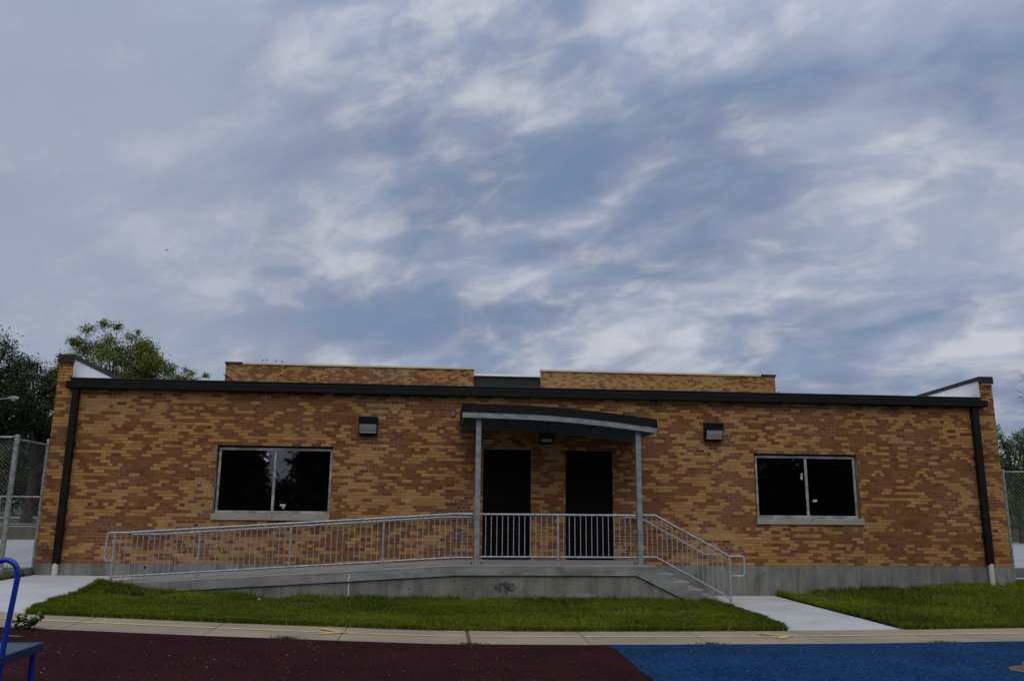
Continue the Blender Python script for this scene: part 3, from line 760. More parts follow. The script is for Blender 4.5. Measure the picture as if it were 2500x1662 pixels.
# retaining wall below the lip, a little set back; slopes down under the steps
m = MB(); lipb = [(x, z-.20) for x, z in top if z-.20 > gz(x, YF)-.05]
prof = [(lipb[0][0], -.2)]+lipb+[(3.80, LAND-.20), (4.98, .0), (4.98, -.2)]
m.prism(prof, 'y', YF+.035, YF+.25)
link('retaining_wall', m, 'foundation', rt, label='stained cast concrete wall under the landing edge')
tr = [(4.22, 4.53), (4.53, 4.83), (4.83, 5.12), (5.12, 5.42)]
for i, (a, b) in enumerate(tr):
    z = LAND-(i+1)*LAND/5; m = MB()
    sl_ = (LAND-.19)/(4.98-3.83)
    za = max(-.1, LAND-.19-(a-3.83)*sl_); zb = max(-.1, LAND-.19-(b-3.83)*sl_)
    za = min(za, z-.02); zb = min(zb, z-.03)
    m.prism([(a+.001, z), (b+.012, z), (b+.012, z-.015), (b, z-.025), (b, zb), (a+.001, za)], 'y', YF, -.013)
    s_ = link('step', m, 'lip', rt)
    q = MB(); q.box(a+.002, b+.014, YF-.004, YF+.014, z-.013, z+.001); q.box(b+.0125, b+.0145, YF+.0145, -.02, z-.012, z+.001); link('nosing', q, 'slab', s_)
    q = MB(); q.add([(a+.002, YF+.012, z+.003), (b+.006, YF+.012, z+.003), (b+.006, -.014, z+.003), (a+.002, -.014, z+.003)], [(0, 1, 2, 3)]); link('tread_surface', q, 'deckslab', s_)
# dark scorch and faded cyan paint on the retaining wall
def blob(cx, cz, w, h, n, ph, y):
    return [(cx+w*math.cos(2*math.pi*i/n)*(1+.28*math.sin(i*2.7+ph)), cz+h*math.sin(2*math.pi*i/n)*(1+.3*math.sin(i*1.9+ph))) for i in range(n)]
MAT['scorch'] = material('dark_smear', (.07, .066, .062), .95, col2=(.15, .15, .145), nscale=9, amt=(.5, .62), stretch=(1, 1, .5), fine=(50, .8, 1.2))
MAT['cyan'] = material('faded_cyan_paint', (.22, .27, .265), .9, col2=(.24, .245, .235), nscale=7, amt=(.42, .6))
for nm, mt, cx, cz, w, h, ph in (('dark_smear', 'scorch', 1.28, .33, .20, .10, 1.), ('faded_paint', 'cyan', 2.75, .18, .30, .045, 4.)):
    q = MB(); P = blob(cx, cz, w, h, 30, ph, 0); q.add([(x, YF+.0325, z) for x, z in P], [tuple(range(len(P)))])
    link(nm, q, mt, rt)

# ------------------------------------------------------------------ railings
def arc(c, r, a0, a1, n, plane='xz'):
    return [(c[0]+r*math.cos(a0+(a1-a0)*i/n), c[1], c[2]+r*math.sin(a0+(a1-a0)*i/n)) for i in range(n+1)]
bal = MB(); bal.tube([(0, 0, 0), (0, 0, 1)], .0095, 6, caps=False)
BALM = {}
def baluster(par, x, y, za, zb):
    h = round(zb-za, 2)
    if h not in BALM:
        q = MB(); q.tube([(0, 0, 0), (0, 0, h+.004)], .0095, 7, caps=False); BALM[h] = q.mesh('baluster', 'galvrail')
    share('baluster', BALM[h], par, (x, y, za))
RY = -1.5
def posts(par, spec):
    for x, z0, z1 in spec:
        m = MB(); m.tube([(x, RY, z0), (x, RY, z1)], .024, 10); m.tube([(x, RY, z0), (x, RY, z0+.012)], .045, 12); link('post', m, 'galvrail', par, origin=(x, RY, z0))
# ramp railing
rr = thing('ramp_railing', (-3, RY, .5), 'long galvanised pipe railing with balusters sloping up the ramp to the left canopy post', 'railing')
def tz(x): return float(np.interp(x, [-6.0, -5.8, .31, .66], [1.288, 1.29, 1.683, 1.683]))
def bz(x): return float(np.interp(x, [-5.95, .33, .66], [.50, .872, .872]))
m = MB()
loop = [(-6.12, RY, .80)]; 
pts = [(-5.99, RY, .78), (-6.08, RY, .78)]+arc((-6.08, RY, .83), .05, -math.pi/2, -math.pi, 5)+[(-6.13, RY, 1.22)]+arc((-6.07, RY, 1.228), .06, math.pi, math.pi/2, 6)+[(-5.8, RY, 1.29), (.31, RY, 1.683), (.655, RY, 1.683)]
m.tube(pts, .023, 10); link('top_rail', m, 'galvrail', rr)
m = MB(); m.tube([(-5.99, RY, .497), (.33, RY, .872), (.66, RY, .872)], .019, 10); link('bottom_rail', m, 'galvrail', rr)
P = [-5.99, -4.46, -2.79, -1.055, .66]
posts(rr, [(x, float(ramp_z(x)), tz(x)-.005) for x in P[:-1]])
for a, b, n in zip(P[:-1], P[1:], (14, 15, 15, 15)):
    for i in range(1, n+1):
        x = a+(b-a)*i/(n+1); baluster(rr, x, RY, bz(x), tz(x)-.01)
# landing railing
lr = thing('landing_railing', (2.3, RY, LAND), 'level galvanised pipe railing with balusters between the two canopy posts', 'railing')
m = MB(); m.tube([(.79, RY, 1.683), (3.86, RY, 1.683)], .023, 10); link('top_rail', m, 'galvrail', lr)
m = MB(); m.tube([(.79, RY, .885), (3.86, RY, .885)], .019, 10); link('bottom_rail', m, 'galvrail', lr)
posts(lr, [(2.31, LAND, 1.67)])
for a, b in ((.79, 2.31), (2.31, 3.86)):
    for i in range(1, 14):
        x = a+(b-a)*i/14; baluster(lr, x, RY, .885, 1.683-.005)
# stair railing
st = thing('stair_railing', (5.7, RY, 0), 'sloping galvanised pipe railing with balusters and end loop beside the steps', 'railing')
m = MB()
pts = [(3.985, RY, 1.69), (4.24, RY, 1.69), (5.70, RY, .925), (5.72, RY, .915), (5.93, RY, .915)]+arc((5.95, RY, .855), .06, math.pi/2, 0, 6)+[(6.01, RY, .62)]+arc((5.95, RY, .60), .06, 0, -math.pi/2, 6)+[(5.715, RY, .54)]
m.tube(pts, .023, 10); link('top_rail', m, 'galvrail', st)
m = MB(); m.tube([(3.985, RY, .893), (4.24, RY, .893), (5.70, RY, .125)], .019, 10); link('bottom_rail', m, 'galvrail', st)
posts(st, [(5.71, .0, .92)])
def sz(x, a, b): return a if x < 4.24 else a+(b-a)*(x-4.24)/(5.70-4.24)
for i in range(16):
    x = 4.075+i*.0995; baluster(st, x, RY, sz(x, .893, .125), sz(x, 1.69, .925)-.004)
# wall handrails with round flanges
def flange(par, x, z, top):
    m = MB(); m.tube([(x, -.004, z), (x, -.022, z)], .036, 14); m.tube([(x, -.02, z), (x, -.08, z+.01), (x, -.085, top)], .010, 7)
    f_ = link('bracket', m, 'galvrail', par, origin=(x, 0, z))
    b_ = MB(); b_.tube([(x, -.022, z), (x, -.030, z)], .014, 8); link('bolt', b_, 'black', f_)
wh = thing('ramp_handrail', (-3, 0, 1), 'thin round handrail on the bricks behind the ramp railing', 'handrail')
m = MB(); wz = lambda x: float(np.interp(x, [-6.2, -5.62, .15, .68], [1.217, 1.217, 1.605, 1.605]))
m.tube([(-6.2, -.085, 1.217), (-5.62, -.085, 1.217), (.15, -.085, 1.605), (.68, -.085, 1.605)], .020, 10); link('rail', m, 'galvrail', wh)
for x in (-5.84, -4.57, -3.27, -1.96, -.62, .66): flange(wh, x, wz(x)-.095, wz(x))
sh = thing('stair_handrail', (5, 0, 1), 'short bent handrail on the bricks beside the steps', 'handrail')
m = MB(); m.tube([(3.93, -.085, 1.628), (4.28, -.085, 1.628), (5.68, -.085, .873), (5.98, -.085, .873)], .020, 10); link('rail', m, 'galvrail', sh)
for x in (4.07, 4.93, 5.85):
    z = float(np.interp(x, [4.28, 5.68], [1.628, .873])); flange(sh, x, z-.09, z)

# ------------------------------------------------------------------ canopy
cp = thing('entrance_canopy', (2.3, -1.45, LAND), 'flat curved black and galvanised steel canopy on two posts over the doors', 'canopy')
cx_ = [.40, 1.0, 1.68, 2.2, 2.66, 3.0, 3.34, 3.8, 4.28]
ct = [3.818, 3.81, 3.797, 3.775, 3.745, 3.715, 3.683, 3.632, 3.572]
cmid = [z-.165 for z in ct]; cbt = [z-.275 for z in ct]
n = len(cx_)
def band(y0, y1, za, zb):
    m = MB(); m.prism([(x, z) for x, z in zip(cx_, za)]+[(x, z) for x, z in zip(cx_[::-1], zb[::-1])], 'y', y0, y1); return m
link('fascia', band(-1.665, -1.62, [z+.0 for z in ct], cmid), 'bronze', cp)
link('front_beam', band(-1.65, -1.55, [z-.001 for z in cmid], cbt), 'galv', cp)
b2 = band(-.07, -.008, [z-.14 for z in ct], [z-.36 for z in ct]); link('wall_beam', b2, 'soffit', cp)
link('roof_panel', band(-1.619, -.008, [z-.02 for z in ct], [z-.13 for z in ct]), 'soffit', cp)
m = MB(); m.box(.385, .40, -1.66, -.008, cbt[0]-.0, ct[0]); link('end_plate', m, 'bronze', cp)
m = MB(); m.box(.401, .44, -1.549, -.071, cbt[0], cmid[0]-.0+.02); link('end_beam', m, 'galv', cp)
m = MB(); m.box(4.281, 4.295, -1.66, -.008, cmid[-1]-.0, ct[-1]); link('end_plate', m, 'bronze', cp)
m = MB(); m.box(4.24, 4.279, -1.549, -.071, cbt[-1]-.0, cmid[-1]+.02); link('end_beam', m, 'galv', cp)
for x in (1.45, 2.35, 3.25):
    z = float(np.interp(x, cx_, ct))-.132; m = MB(); m.box(x-.02, x+.02, -1.549, -.071, z-.08, z); link('joist', m, 'soffit', cp)
for x, z in ((.73, float(np.interp(.73, cx_, cbt))), (3.93, float(np.interp(3.93, cx_, cbt)))):
    m = MB(); m.bbox(x-.052, x+.052, -1.55, -1.45, LAND+.018, z-.001, .008); p_ = link('post', m, 'galv', cp)
    m = MB(); m.bbox(x-.12, x+.12, -1.58, -1.40, LAND+.005, LAND+.019, .003); pl = link('base_plate', m, 'galv', p_)
    for dx in (-.095, .095):
        for dy in (-1.56, -1.42):
            m = MB(); m.tube([(x+dx, dy, LAND+.02), (x+dx, dy, LAND+.05)], .011, 6); link('anchor_bolt', m, 'bronze2', p_)
for x in (.74, 2.60, 3.95):
    z = float(np.interp(x, cx_, cmid))-.012; m = MB(); m.tube([(x, -1.650, z), (x, -1.665, z)], .012, 6); link('bolt', m, 'bronze2', cp)

# ------------------------------------------------------------------ chain-link fences
def fence(name, label, path, z0f, z1, posts_, rails, step=.056, wr=.0012, pr=.03):
    t = thing(name, (*path[0], z0f), label, 'fence')
    wire = MB()
    for (ax, ay), (bx, by) in zip(path[:-1], path[1:]):
        Lg = math.hypot(bx-ax, by-ay); ux, uy = (bx-ax)/Lg, (by-ay)/Lg; H = z1-z0f
        nrm = (-uy*wr, ux*wr)
        def seg(s0, za, s1, zb):
            p = [(ax+ux*s0, ay+uy*s0, za), (ax+ux*s1, ay+uy*s1, zb)]
            dx, dz = (s1-s0), (zb-za); l = math.hypot(dx, dz); ox, oz = -dz/l*wr, dx/l*wr
            q = []
            for (x, y, z) in p:
                q += [(x+ux*ox, y+uy*ox, z+oz), (x-ux*ox+nrm[0], y-uy*ox+nrm[1], z-oz), (x-ux*ox-nrm[0], y-uy*ox-nrm[1], z-oz)]
            wire.add(q, [(0, 1, 4, 3), (1, 2, 5, 4), (2, 0, 3, 5)])
        k = -H
        while k < Lg:
            for sg in (1, -1):
                s0, s1 = (k, k+H); a = max(0, s0); b = min(Lg, s1)
                if b-a > .01:
                    if sg > 0: seg(a, z0f+(a-k), b, z0f+(b-k))
                    else: seg(a, z1-(a-k), b, z1-(b-k))
            k += step*1.414
    link('wire_mesh', wire, 'wire', t, kind='stuff')
    for x, y, za, zb, r in posts_:
        m = MB(); m.tube([(x, y, za), (x, y, zb-.02)], r, 12); p = link('post', m, 'fencepost', t)
        m = MB(); m.tube([(x, y, zb-.03), (x, y, zb-.01), (x, y, zb+.012)], [r*1.12, r*1.15, r*.6], 12); link('post_cap', m, 'fencepost', p)
        for z in np.arange(za+.35, zb-.1, .38):
            m = MB(); m.tube([(x, y, z), (x, y, z+.022)], r*1.12, 10); link('tie_band', m, 'galv', p)
    for a, b, r in rails:
        m = MB(); m.tube([a, b], r, 9); link('rail', m, 'fencepost', t)
    return t
fence('chain_link_fence', 'tall chain link fence with two posts at the left end of the building', [(-13.5, -1.0), (-8.2, -1.0), (-8.10, .02)], .56, 3.0,
      [(-8.2, -1.0, .3, 3.10, .047), (-8.09, .03, .3, 3.10, .031), (-12.0, -1.0, .3, 3.1, .03)],
      [((-13.5, -1.0, 3.03), (-8.25, -1.0, 3.06), .024), ((-8.2, -1.0, 3.02), (-8.10, .0, 2.99), .020)])
m = MB(); m.bbox(-14, -8.28, -1.08, -.92, .2, .56, .01); m.prism([(-8.28, -1.08), (-8.12, -1.08), (-8.055, -.05), (-8.2, -.05)], 'z', .2, .555)
tag(link('concrete_curb', m, 'foundation', origin=(-8.2, -1, .3)), 'low dark concrete curb under the left chain link fence', 'curb')
fence('chain_link_fence', 'lower chain link fence with one rail standing farther back on the left', [(-14, 4.0), (-9.3, 4.0)], .3, 1.95,
      [(-10.9, 4.0, .2, 1.95, .025)], [((-14, 4, 1.97), (-9.3, 4, 1.955), .021)], step=.13, wr=.0010)
fence('chain_link_fence', 'tall chain link fence starting at the right end of the building', [(12.93, .3), (18.5, .3)], .36, 2.72,
      [(12.93, .3, .2, 2.77, .034), (16.0, .3, .2, 2.77, .03)], [((12.93, .3, 2.72), (18.5, .3, 2.80), .021)])

# ------------------------------------------------------------------ beyond the fences
m = MB(); m.add([(-60, .6, .385), (-8.2, .6, .365), (-8.2, 17, .365), (-60, 17, .385)], [(0, 1, 2, 3)]); struct('left_lot', m, 'lot')
m = MB(); m.bbox(-60, -9.5, 17.0, 17.3, -.1, .84, .02)
tag(link('retaining_wall', m, 'brownwall', origin=(-16, 17, 0)), 'low brown grey wall behind the pale lot on the left', 'wall')
m = MB(); m.bbox(-60, -9.5, 16.98, 17.04, .845, .885, .008); m.tube([(-60, 17.15, .96), (-9.6, 17.15, .96)], .02, 6)
tag(link('pipe_rail', m, 'fencepost', origin=(-16, 17, .84)), 'pale pipe rail along the top of the low brown wall', 'rail')
m = MB(); m.add([(-160, 17.3, .80), (-10, 17.3, .80), (-10, 120, .95), (-160, 120, .95)], [(0, 1, 2, 3)]); struct('left_grass_bank', m, 'meadow')
m = MB(); m.add([(-160, 33, .86), (-15, 33, .86), (-15, 41, .87), (-160, 41, .87)], [(0, 1, 2, 3)]); struct('road', m, 'road')
m = MB(); m.add([(13.2, 1.1, .255), (60, 1.1, .255), (60, 4.9, .255), (13.2, 4.9, .255)], [(0, 1, 2, 3)]); struct('right_asphalt', m, 'asphalt')
m = MB(); m.add([(13.2, 1.15, .262), (30, 2.4, .262), (30, 2.8, .262), (13.2, 1.55, .262)], [(0, 1, 2, 3)]); struct('white_stripe', m, 'whitepaint')
m = MB(); m.add([(13.2, 4.9, .258), (90, 4.9, .258), (90, 23, .27), (13.2, 23, .27)], [(0, 1, 2, 3)]); struct('right_lot', m, 'lot')
m = MB(); m.bbox(18, 90, 23, 23.3, 0, .85, .02)
tag(link('retaining_wall', m, 'brownwall', origin=(30, 23, 0)), 'low brown wall behind the right lot', 'wall')
m = MB(); m.add([(15, 23.3, .82), (150, 23.3, .82), (150, 120, .9), (15, 120, .9)], [(0, 1, 2, 3)]); struct('right_grass_bank', m, 'meadow')
# shed with lap siding
sh_ = thing('shed', (-28, 45, .8), 'pale grey sided shed seen through the left fence', 'shed')
m = MB(); m.box(-29.6, -24, 45.03, 49, .8, 2.6); link('body', m, 'siding', sh_)
for i in range(12):
    z0 = 1.5+i*.14
    m = MB(); hi = z0+.135; xr = -24 if hi < 2.6 else -29.6+max(.3, (3.35-hi)*2.6)
    m.prism([(45.03, z0), (44.985, z0), (45.01, hi), (45.03, hi)], 'x', -29.62, xr); link('siding_board', m, 'siding', sh_)
m = MB(); m.add([(-29.7, 44.8, 3.22), (-27.4, 44.8, 2.55), (-24, 44.8, 2.5), (-24, 49.2, 2.6), (-29.7, 49.2, 3.3)], [(0, 1, 2, 3, 4)]); link('roof', m, 'greybox', sh_)
# street lamps far left
def street_lamp(x, y, h, arm, label, s=1.):
    t = thing('street_lamp', (x, y, .3), label, 'street lamp')
    m = MB(); m.tube([(x, y, .3), (x, y, h-.3)], [.09, .06], 10); link('pole', m, 'fencepost', t)
    m = MB(); m.tube([(x, y, h-.5), (x+arm*.4, y, h-.15), (x+arm, y, h)], .022, 8); link('arm', m, 'fencepost', t)
    m = MB(); xx = x+arm
    m.tube([(xx+a*s, y, h+b*s) for a, b in ((-.05, 0), (.15, .03), (.45, .03), (.72, -.01), (.78, -.03))], [r*s for r in (.05, .11, .15, .12, .03)], 12); link('lamp_head', m, 'fencepost', t)
    m = MB(); m.tube([(xx+.2*s, y, h-.06*s), (xx+.42*s, y, h-.13*s), (xx+.6*s, y, h-.07*s)], [.03*s, .10*s, .03*s], 10); link('lamp_glass', m, 'lens', t)
street_lamp(-21.2, 20, 6.33, 1.95, 'street lamp with thin arm and oval head in front of the far left trees', .6)
street_lamp(-21.6, 20, 7.80, 1.75, 'street lamp of which only the arm tip shows high at the left edge', .5)
# ------------------------------------------------------------------ trees
LM = 4.5
def leaves(centres, radii, per, size, tones, seed, squash=.8, droop=0.):
    r = np.random.default_rng(seed); V = []; T = []
    for c, R in zip(centres, radii):
        n = int(per*LM*R*R)
        p = r.normal(0, 1, (n, 3)); p /= np.linalg.norm(p, axis=1)[:, None]+1e-9; rad = (R*(r.random(n)**.45)*(1+.28*np.clip(r.normal(0, 1, n), -1.5, 2.5)))[:, None]
        p = p*rad; p[:, 2] *= squash; p += np.array(c)
        sz_ = size*r.uniform(.6, 1.35, n)
        a = r.normal(0, 1, (n, 3)); a /= np.linalg.norm(a, axis=1)[:, None]; b = np.cross(a, r.normal(0, 1, (n, 3))); b /= np.linalg.norm(b, axis=1)[:, None]
        a *= sz_[:, None]; b *= (sz_*.62)[:, None]
        q = np.stack([p-a, p+b*.5-a*.1, p+a, p-b*.5-a*.1], 1)
        V.append(q.reshape(-1, 3))
        base = np.array(tones[r.integers(len(tones))])*r.uniform(.8, 1.2)
        T.append(base[None, :]*r.uniform(.65, 1.4, (n, 1)))
    return np.concatenate(V), np.concatenate(T)
def tree(name, label, base, clumps, leafsize, per, tones, seed, trunk_r=.2, split=2.5, category='tree', limb=.5, group=None):
    """clumps: (x,y,z,R) absolute"""
    t = thing(name, base, label, category, group); r = random.Random(seed)
    B = Vector(base); cs = [Vector(c[:3]) for c in clumps]
    cen = sum(cs, Vector())/len(cs); tops = max(c.z for c in cs)
    m = MB(); top = Vector((cen.x*.8+B.x*.2, cen.y*.8+B.y*.2, B.z+(tops-B.z)*.72)); s1 = Vector((B.x+r.uniform(-.1, .1), B.y, B.z+split))
    m.tube([B, s1*.5+B*.5, s1, (s1+top)/2+Vector((r.uniform(-.3, .3), r.uniform(-.3, .3), 0)), top], [trunk_r*1.3, trunk_r, trunk_r*.85, trunk_r*.5, trunk_r*.15], 9)
    link('trunk', m, 'bark', t)
    m = MB()
    for c in cs:
        k = r.uniform(.1, .75); st_ = s1+(top-s1)*k
        if st_.z > c.z-.3: st_ = s1+(top-s1)*max(0, min(k, (c.z-.8-s1.z)/max(.1, (top.z-s1.z))))
        midp = (st_+c)/2+Vector((r.uniform(-.3, .3), r.uniform(-.3, .3), r.uniform(-.2, .35)))
        m.tube([st_, midp, c], [trunk_r*.28*limb/.5, trunk_r*.16*limb/.5, trunk_r*.05], 5, caps=False)
        for _ in range(3):
            e = c+Vector((r.gauss(0, .2), r.gauss(0, .2), r.gauss(.0, .2)))
            m.tube([c*.6+midp*.4, e], [trunk_r*.06, trunk_r*.02], 4, caps=False)
    link('limbs', m, 'bark', t)
    v, tn = leaves([c[:3] for c in clumps], [c[3] for c in clumps], per, leafsize, tones, seed)
    o = bpy.data.objects.new('crown', raw_mesh('crown', v-np.array(base), 4, tn, 'leaf')); put(o, base, t); o['kind'] = 'stuff'
    return t
G1 = [(.120, .150, .009), (.145, .175, .012), (.090, .120, .008)]
G2 = [(.022, .036, .012), (.030, .046, .014), (.018, .030, .010)]
G3 = [(.030, .050, .020), (.024, .040, .015)]
def ell(n, c, rad, seed, rmin=.5, rmax=1., zlow=-1., shell=.35):
    r = random.Random(seed); res = []
    while len(res) < n:
        p = Vector((r.uniform(-1, 1), r.uniform(-1, 1), r.uniform(zlow, 1)))
        if shell < p.length < 1: res.append((c[0]+p.x*rad[0], c[1]+p.y*rad[1], c[2]+p.z*rad[2], r.uniform(rmin, rmax)))
    return res
# tree rising behind the left end of the roof
Y2 = 27.
cl = ell(58, (-18.1, Y2, 8.5), (2.7, 2.4, 2.8), 3, .45, .85)+ell(40, (-15.8, Y2, 7.6), (2.6, 2.0, 1.9), 4, .4, .72)+ell(16, (-19.4, Y2, 7.6), (1.5, 1.8, 1.5), 5, .35, .6)
cl += [(-19.2, Y2, 11.0, .42), (-18.4, Y2, 11.3, .4), (-17.7, Y2, 11.2, .36), (-17.0, Y2, 10.6, .34), (-16.6, Y2, 10.9, .22), (-20.7, Y2, 8.55, .38), (-20.1, Y2, 8.2, .4), (-13.9, Y2, 8.9, .2), (-13.5, Y2, 8.3, .25), (-13.3, Y2, 7.6, .4), (-12.9, Y2, 7.9, .3), (-12.8, Y2, 8.6, .22), (-13.6, Y2, 8.7, .3), (-14.1, Y2, 8.3, .5), (-13.8, Y2, 7.5, .5), (-14.8, Y2, 8.7, .45), (-12.6, Y2, 7.3, .3), (-14.6, Y2, 9.0, .3), (-19.9, Y2, 10.3, .3), (-15.4, Y2, 9.4, .32), (-16.3, Y2, 9.7, .25)]
tree('broadleaf_tree', 'rounded fresh green tree standing behind the left end of the roof', (-17.6, Y2, .8), cl, .072, 430, G1, 11, .2, 3.)
# large dark trees at the left edge
cl = ell(48, (-22.9, 24., 7.4), (3.3, 3, 2.6), 8, .55, .95)+ell(26, (-20.4, 24, 6.9), (1.5, 2, 2.0), 9, .35, .7)+[(-22.6, 24, 9.3, .75), (-22.0, 24, 9.1, .7), (-21.4, 24, 8.8, .6), (-22.3, 23.6, 8.6, .7), (-20.8, 24, 8.6, .45), (-23.4, 24, 9.5, .8)]
tree('dark_tree', 'big dark tree at the left edge with sky showing through its crown', (-23.0, 24, .8), cl, .085, 150, G2, 21, .35, 2.5, limb=1.)
cl = ell(26, (-19.9, 25., 6.6), (1.9, 2, 2.1), 12, .4, .75)+ell(10, (-18.8, 25, 4.7), (1., 1.4, 1.5), 13, .35, .6)
tree('dark_tree', 'dark ragged tree between the left edge tree and the brick pier', (-20.2, 25, .8), cl, .075, 150, G2, 22, .22, 2.2, limb=1.2)
for i, (x, y, h, w, sd_, lb) in enumerate([(-40, 42, 5.6, 5, 31, 'dense dark tree low at the left edge behind the street lamp'), (-33, 46, 6.6, 4.5, 32, 'dense dark tree behind the chain link fence, centre of the left gap'),
                                      (-27, 43, 5.6, 4., 33, 'dense dark tree beside the pale shed'), (-50, 60, 8., 7, 34, 'farthest dark tree beyond the left road')]):
    cl = ell(46, (x, y, 1.6+h/2), (w, 2.5, h/2), sd_, .8, 1.4, shell=.1)
    tree('background_tree', lb, (x, y, .85), cl, .16, 100, G2, sd_, .25, 1.5, group='dark trees beyond the left lot')
# shrubs along the road at left
mb = None
def shrub(x, y, z, w, h, tones, seed, label, size=.07, per=170, name='shrub'):
    cl = ell(12, (x, y, z+h*.5), (w, w*.6, h*.5), seed, .25*h, .42*h, shell=.1)
    tree(name, label, (x, y, z), cl, size, per, tones, seed, .05, h*.2, 'shrub')
shrub(-25.2, 38.5+4, .87, 1.0, .9, G1, 41, 'yellow green shrub beyond the road behind the left fence')
# right side
cl = ell(24, (29.2, 21., 4.2), (1.7, 1.6, 1.5), 51, .3, .6)+[(27.9, 21, 5.9, .28), (28.0, 21, 5.5, .34), (28.2, 21, 5.1, .4), (27.2, 21, 4.8, .26), (29.0, 21, 5.5, .3), (29.4, 21, 5.8, .25), (27.4, 21, 4.2, .35)]+ell(26, (28.0, 21, 3.0), (1.7, 1.6, 1.5), 52, .4, .7)
tree('leafy_tree', 'open leafy tree right of the building with a pointed top', (28.6, 21, .3), cl, .06, 420, [(.05, .08, .02), (.065, .10, .022)], 53, .12, 1.2, limb=1.)
cl = ell(40, (44, 34, 3.6), (9, 3, 2.6), 54, .9, 1.5, shell=.1)
tree('background_tree', 'dense dark tree low behind the right fence', (44, 34, .85), cl, .15, 90, G2, 55, .25, 1.5)
cl = ell(46, (35.5, 28, 3.1), (5.5, 1.6, 2.6), 57, .8, 1.3, shell=.1)
tree('background_tree', 'dense dark thicket right behind the open leafy tree at the right edge', (35.5, 28, .85), cl, .11, 150, G2, 58, .15, .8)
shrub(31.5, 24.5, .85, 1.3, 1.3, [(.06, .11, .012)], 56, 'bright green shrub on the bank behind the right fence')
# bare twigs at the right edge
t = thing('bare_tree', (33, 21, .85), 'bare thin branches reaching in at the right edge above the leafy tree', 'tree')
m = MB(); m.tube([(33, 21, .85), (32.8, 21, 4.5), (32, 21, 7.5)], [.14, .1, .04], 8); link('trunk', m, 'bark', t)
m = MB(); rr_ = random.Random(3)
for k in range(15):
    z = 6.2+k*.17; p0 = Vector((32.3, 21, z-.4)); p1 = Vector((30.4, 21, z+rr_.uniform(-.4, .5))); p2 = Vector((29.1+rr_.uniform(0, .9), 21, z+rr_.uniform(-.5, .8)))
    m.tube([p0, p1, p2], [.03, .016, .006], 4, caps=False)
    for _ in range(3):
        q = p1+(p2-p1)*rr_.uniform(.1, .9); m.tube([q, q+Vector((-.45, 0, rr_.uniform(-.35, .45)))], [.008, .004], 3, caps=False)
link('twigs', m, 'bark', t)

# trees behind the viewer, seen mirrored in the windows
for i, (x, y, z, w, h, lb) in enumerate([(-17.6, -42, 4.6, 5.1, 5.2, 'dark tree mirrored in the left half of the left window'), (-5.2, -42, 4.8, 5.3, 5.6, 'dark tree mirrored in the right half of the left window'),
                                   (7, -44, 5.5, 6.5, 6.0, 'dark tree behind the playground opposite the doors'), (20, -44, 5.6, 7, 6.2, 'dark tree mirrored in the right window'),
                                   (33, -46, 6, 7, 6.6, 'dark tree behind the playground far right'), (-31, -46, 6, 7, 6, 'dark tree behind the playground far left')]):
    cl = ell(60, (x, y, z), (w, 3, h), 61+i, 1.0, 1.7, shell=.1)
    tree('playground_tree', lb, (x, y, 0), cl, .3, 150, [(.012, .02, .007), (.016, .024, .008)], 70+i, .3, 2., group='trees behind the playground')
cl = ell(34, (-11, -46, 2.), (5, 2, 2.3), 91, .7, 1.1, shell=.1)
tree('playground_tree', 'low tree filling the gap mirrored in the left window', (-11, -46, 0), cl, .25, 120, [(.03, .045, .01)], 92, .15, .6, group='trees behind the playground')

for k, (hx0, hx1) in enumerate(((-40, -14), (-3, 18), (15, 42))):
    cl = ell(60, ((hx0+hx1)/2, -49, 1.8), ((hx1-hx0)/2, 1.5, 2.6), 120+k, 1.2, 1.9, shell=.1)
    tree('hedge', ('dense dark hedge behind the playground, left run', 'dense dark hedge behind the playground opposite the doors', 'dense dark hedge behind the playground, right run')[k], ((hx0+hx1)/2, -49, 0), cl, .34, 110, [(.012, .02, .007)], 130+k, .1, .4, 'hedge')
# ------------------------------------------------------------------ play platform at the lower left
pf = thing('play_platform', (-3.3, -11.2, 0), 'blue metal play platform with a bent tube handle at the lower left corner', 'play equipment')
DX, DY, DZ = -2.945, -10.80, .80
m = MB()
for k in range(7):
    y1 = DY-.03-k*.155; m.bbox(-4.4, DX-.02, y1-.150, y1, DZ-.03, DZ, .005)
    link('deck_board', m, 'slate', pf); m = MB()
m = MB(); m.bbox(DX-.019, DX, DY-1.15, DY, DZ-.058, DZ+.004, .004); m.bbox(-4.4, DX-.021, DY-.028, DY, DZ-.058, DZ+.004, .004); m.bbox(-4.4, DX-.021, DY-1.15, DY-1.122, DZ-.058, DZ+.004, .004)
link('deck_frame', m, 'navy', pf)
for x, y in ((DX-.045, DY-.05), (DX-.045, DY-1.05), (-4.3, DY-.05), (-4.3, DY-1.05)):
    m = MB(); m.tube([(x, y, gz(x, y)), (x, y, DZ-.059)], .021, 12); link('leg', m, 'bluepaint', pf)
hx, hy = -2.985, -11.37
m = MB(); R = .095; tx = hx+.0
pts = [(hx+.005, hy, gz(hx, hy)), (hx+.028, hy, .9), (hx+.062, hy, 1.33)]+[(hx+.062-R+R*math.cos(a), hy, 1.33+R*1.15*math.sin(a)) for a in [math.pi*i/12 for i in range(1, 12)]]+[(hx+.062-2*R, hy, 1.33), (hx-2*R-.02, hy, .9), (hx-2*R-.08, hy, gz(hx, hy))]
m.tube(pts, .0185, 14); link('tube_handle', m, 'bluepaint', pf)
m = MB(); m.tube([(hx+.022, hy+.0, .745), (hx+.028, hy-.0, .745)], .008, 8); link('bolt', m, 'galvrail', pf)

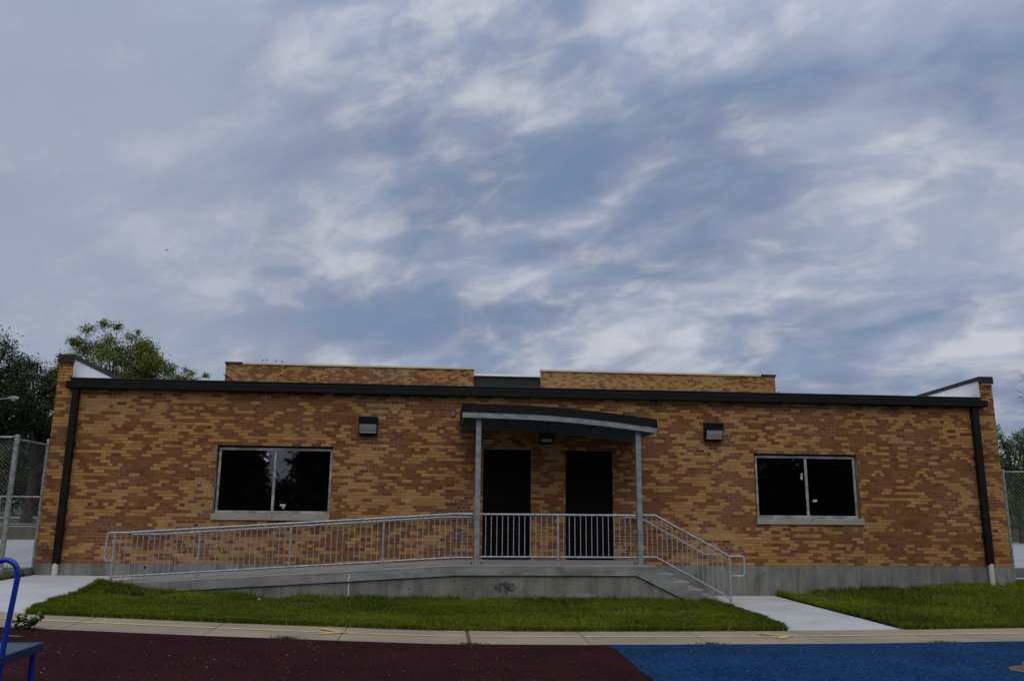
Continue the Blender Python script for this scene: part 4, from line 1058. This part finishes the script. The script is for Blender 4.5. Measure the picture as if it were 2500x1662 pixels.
# weed growing in the rubber edge
wd = thing('weed', (-5.23, WF-.02, gz(-5.35, WF)), 'leafy green weed growing at the edge of the maroon rubber beside the blue handle', 'weed')
m = MB(); lm = MB(); rr_ = random.Random(5)
for hx_, hz_, n_ in ((-.12, .12, 34), (.12, .15, 34), (-.02, .07, 44), (.06, .09, 30), (-.16, .04, 24)):
    bx, by, bz0 = -5.21, WF-.02, gz(-5.35, WF)
    m.tube([(bx, by, bz0), (bx+hx_*.6, by, bz0+hz_*.6), (bx+hx_, by, bz0+hz_)], [.005, .004, .002], 5)
    for _ in range(n_):
        c_ = Vector((bx+hx_+rr_.gauss(0, .035), by+rr_.gauss(0, .04), bz0+hz_+rr_.gauss(0, .028))); s_ = rr_.uniform(.024, .042)
        a_ = Vector((rr_.gauss(0, 1), rr_.gauss(0, 1), rr_.gauss(0, .6))).normalized()*s_; b_ = a_.cross(Vector((rr_.gauss(0, .4), rr_.gauss(0, .4), 1))).normalized()*s_*.6
        c_.z = max(c_.z, bz0+.01); k_ = rr_.uniform(.7, 1.3)
        lm.add([c_-a_, c_+b_-a_*.2, c_+b_*.6+a_*.6, c_+a_*1.1, c_-b_*.6+a_*.6, c_-b_-a_*.2], [(0, 1, 2, 3, 4, 5)], (.06*k_, .095*k_, .03*k_))
link('stem', m, 'blade', wd); link('leaf_cluster', lm, 'leaf', wd, kind='stuff')

# birds
def bird(x, y, z, s, a, label):
    t = thing('bird', (x, y, z), label, 'bird', 'birds over the rear roof' if y > 14 else None)
    m = MB(); c, si = math.cos(a), math.sin(a)
    m.tube([(x-.5*s*c, y, z-.5*s*si), (x-.2*s*c, y, z-.2*s*si), (x+.2*s*c, y, z+.2*s*si), (x+.45*s*c, y, z+.45*s*si)], [.02*s, .12*s, .13*s, .03*s], 7); link('body', m, 'bird', t)
    for q in (-1, 1):
        m = MB(); m.add([(x-.12*s, y, z+.05*s), (x+.15*s, y, z+.05*s), (x-.05*s, y+q*.9*s, z+.35*s), (x-.25*s, y+q*.8*s, z+.32*s)], [(0, 1, 2, 3)]); link('wing', m, 'bird', t)
bird(-10.27, 12, 10.96, .10, .3, 'lone dark bird flying over the left of the roofs')
for x, z, lb in ((-7.66, 7.80, 'leftmost'), (-7.5, 7.81, 'second from left'), (-7.1, 7.79, 'third from left'), (-6.85, 7.77, 'rightmost')):
    bird(x, 17.1, z, .12, .5, 'tiny bird above the left rear coping, '+lb+' of four')
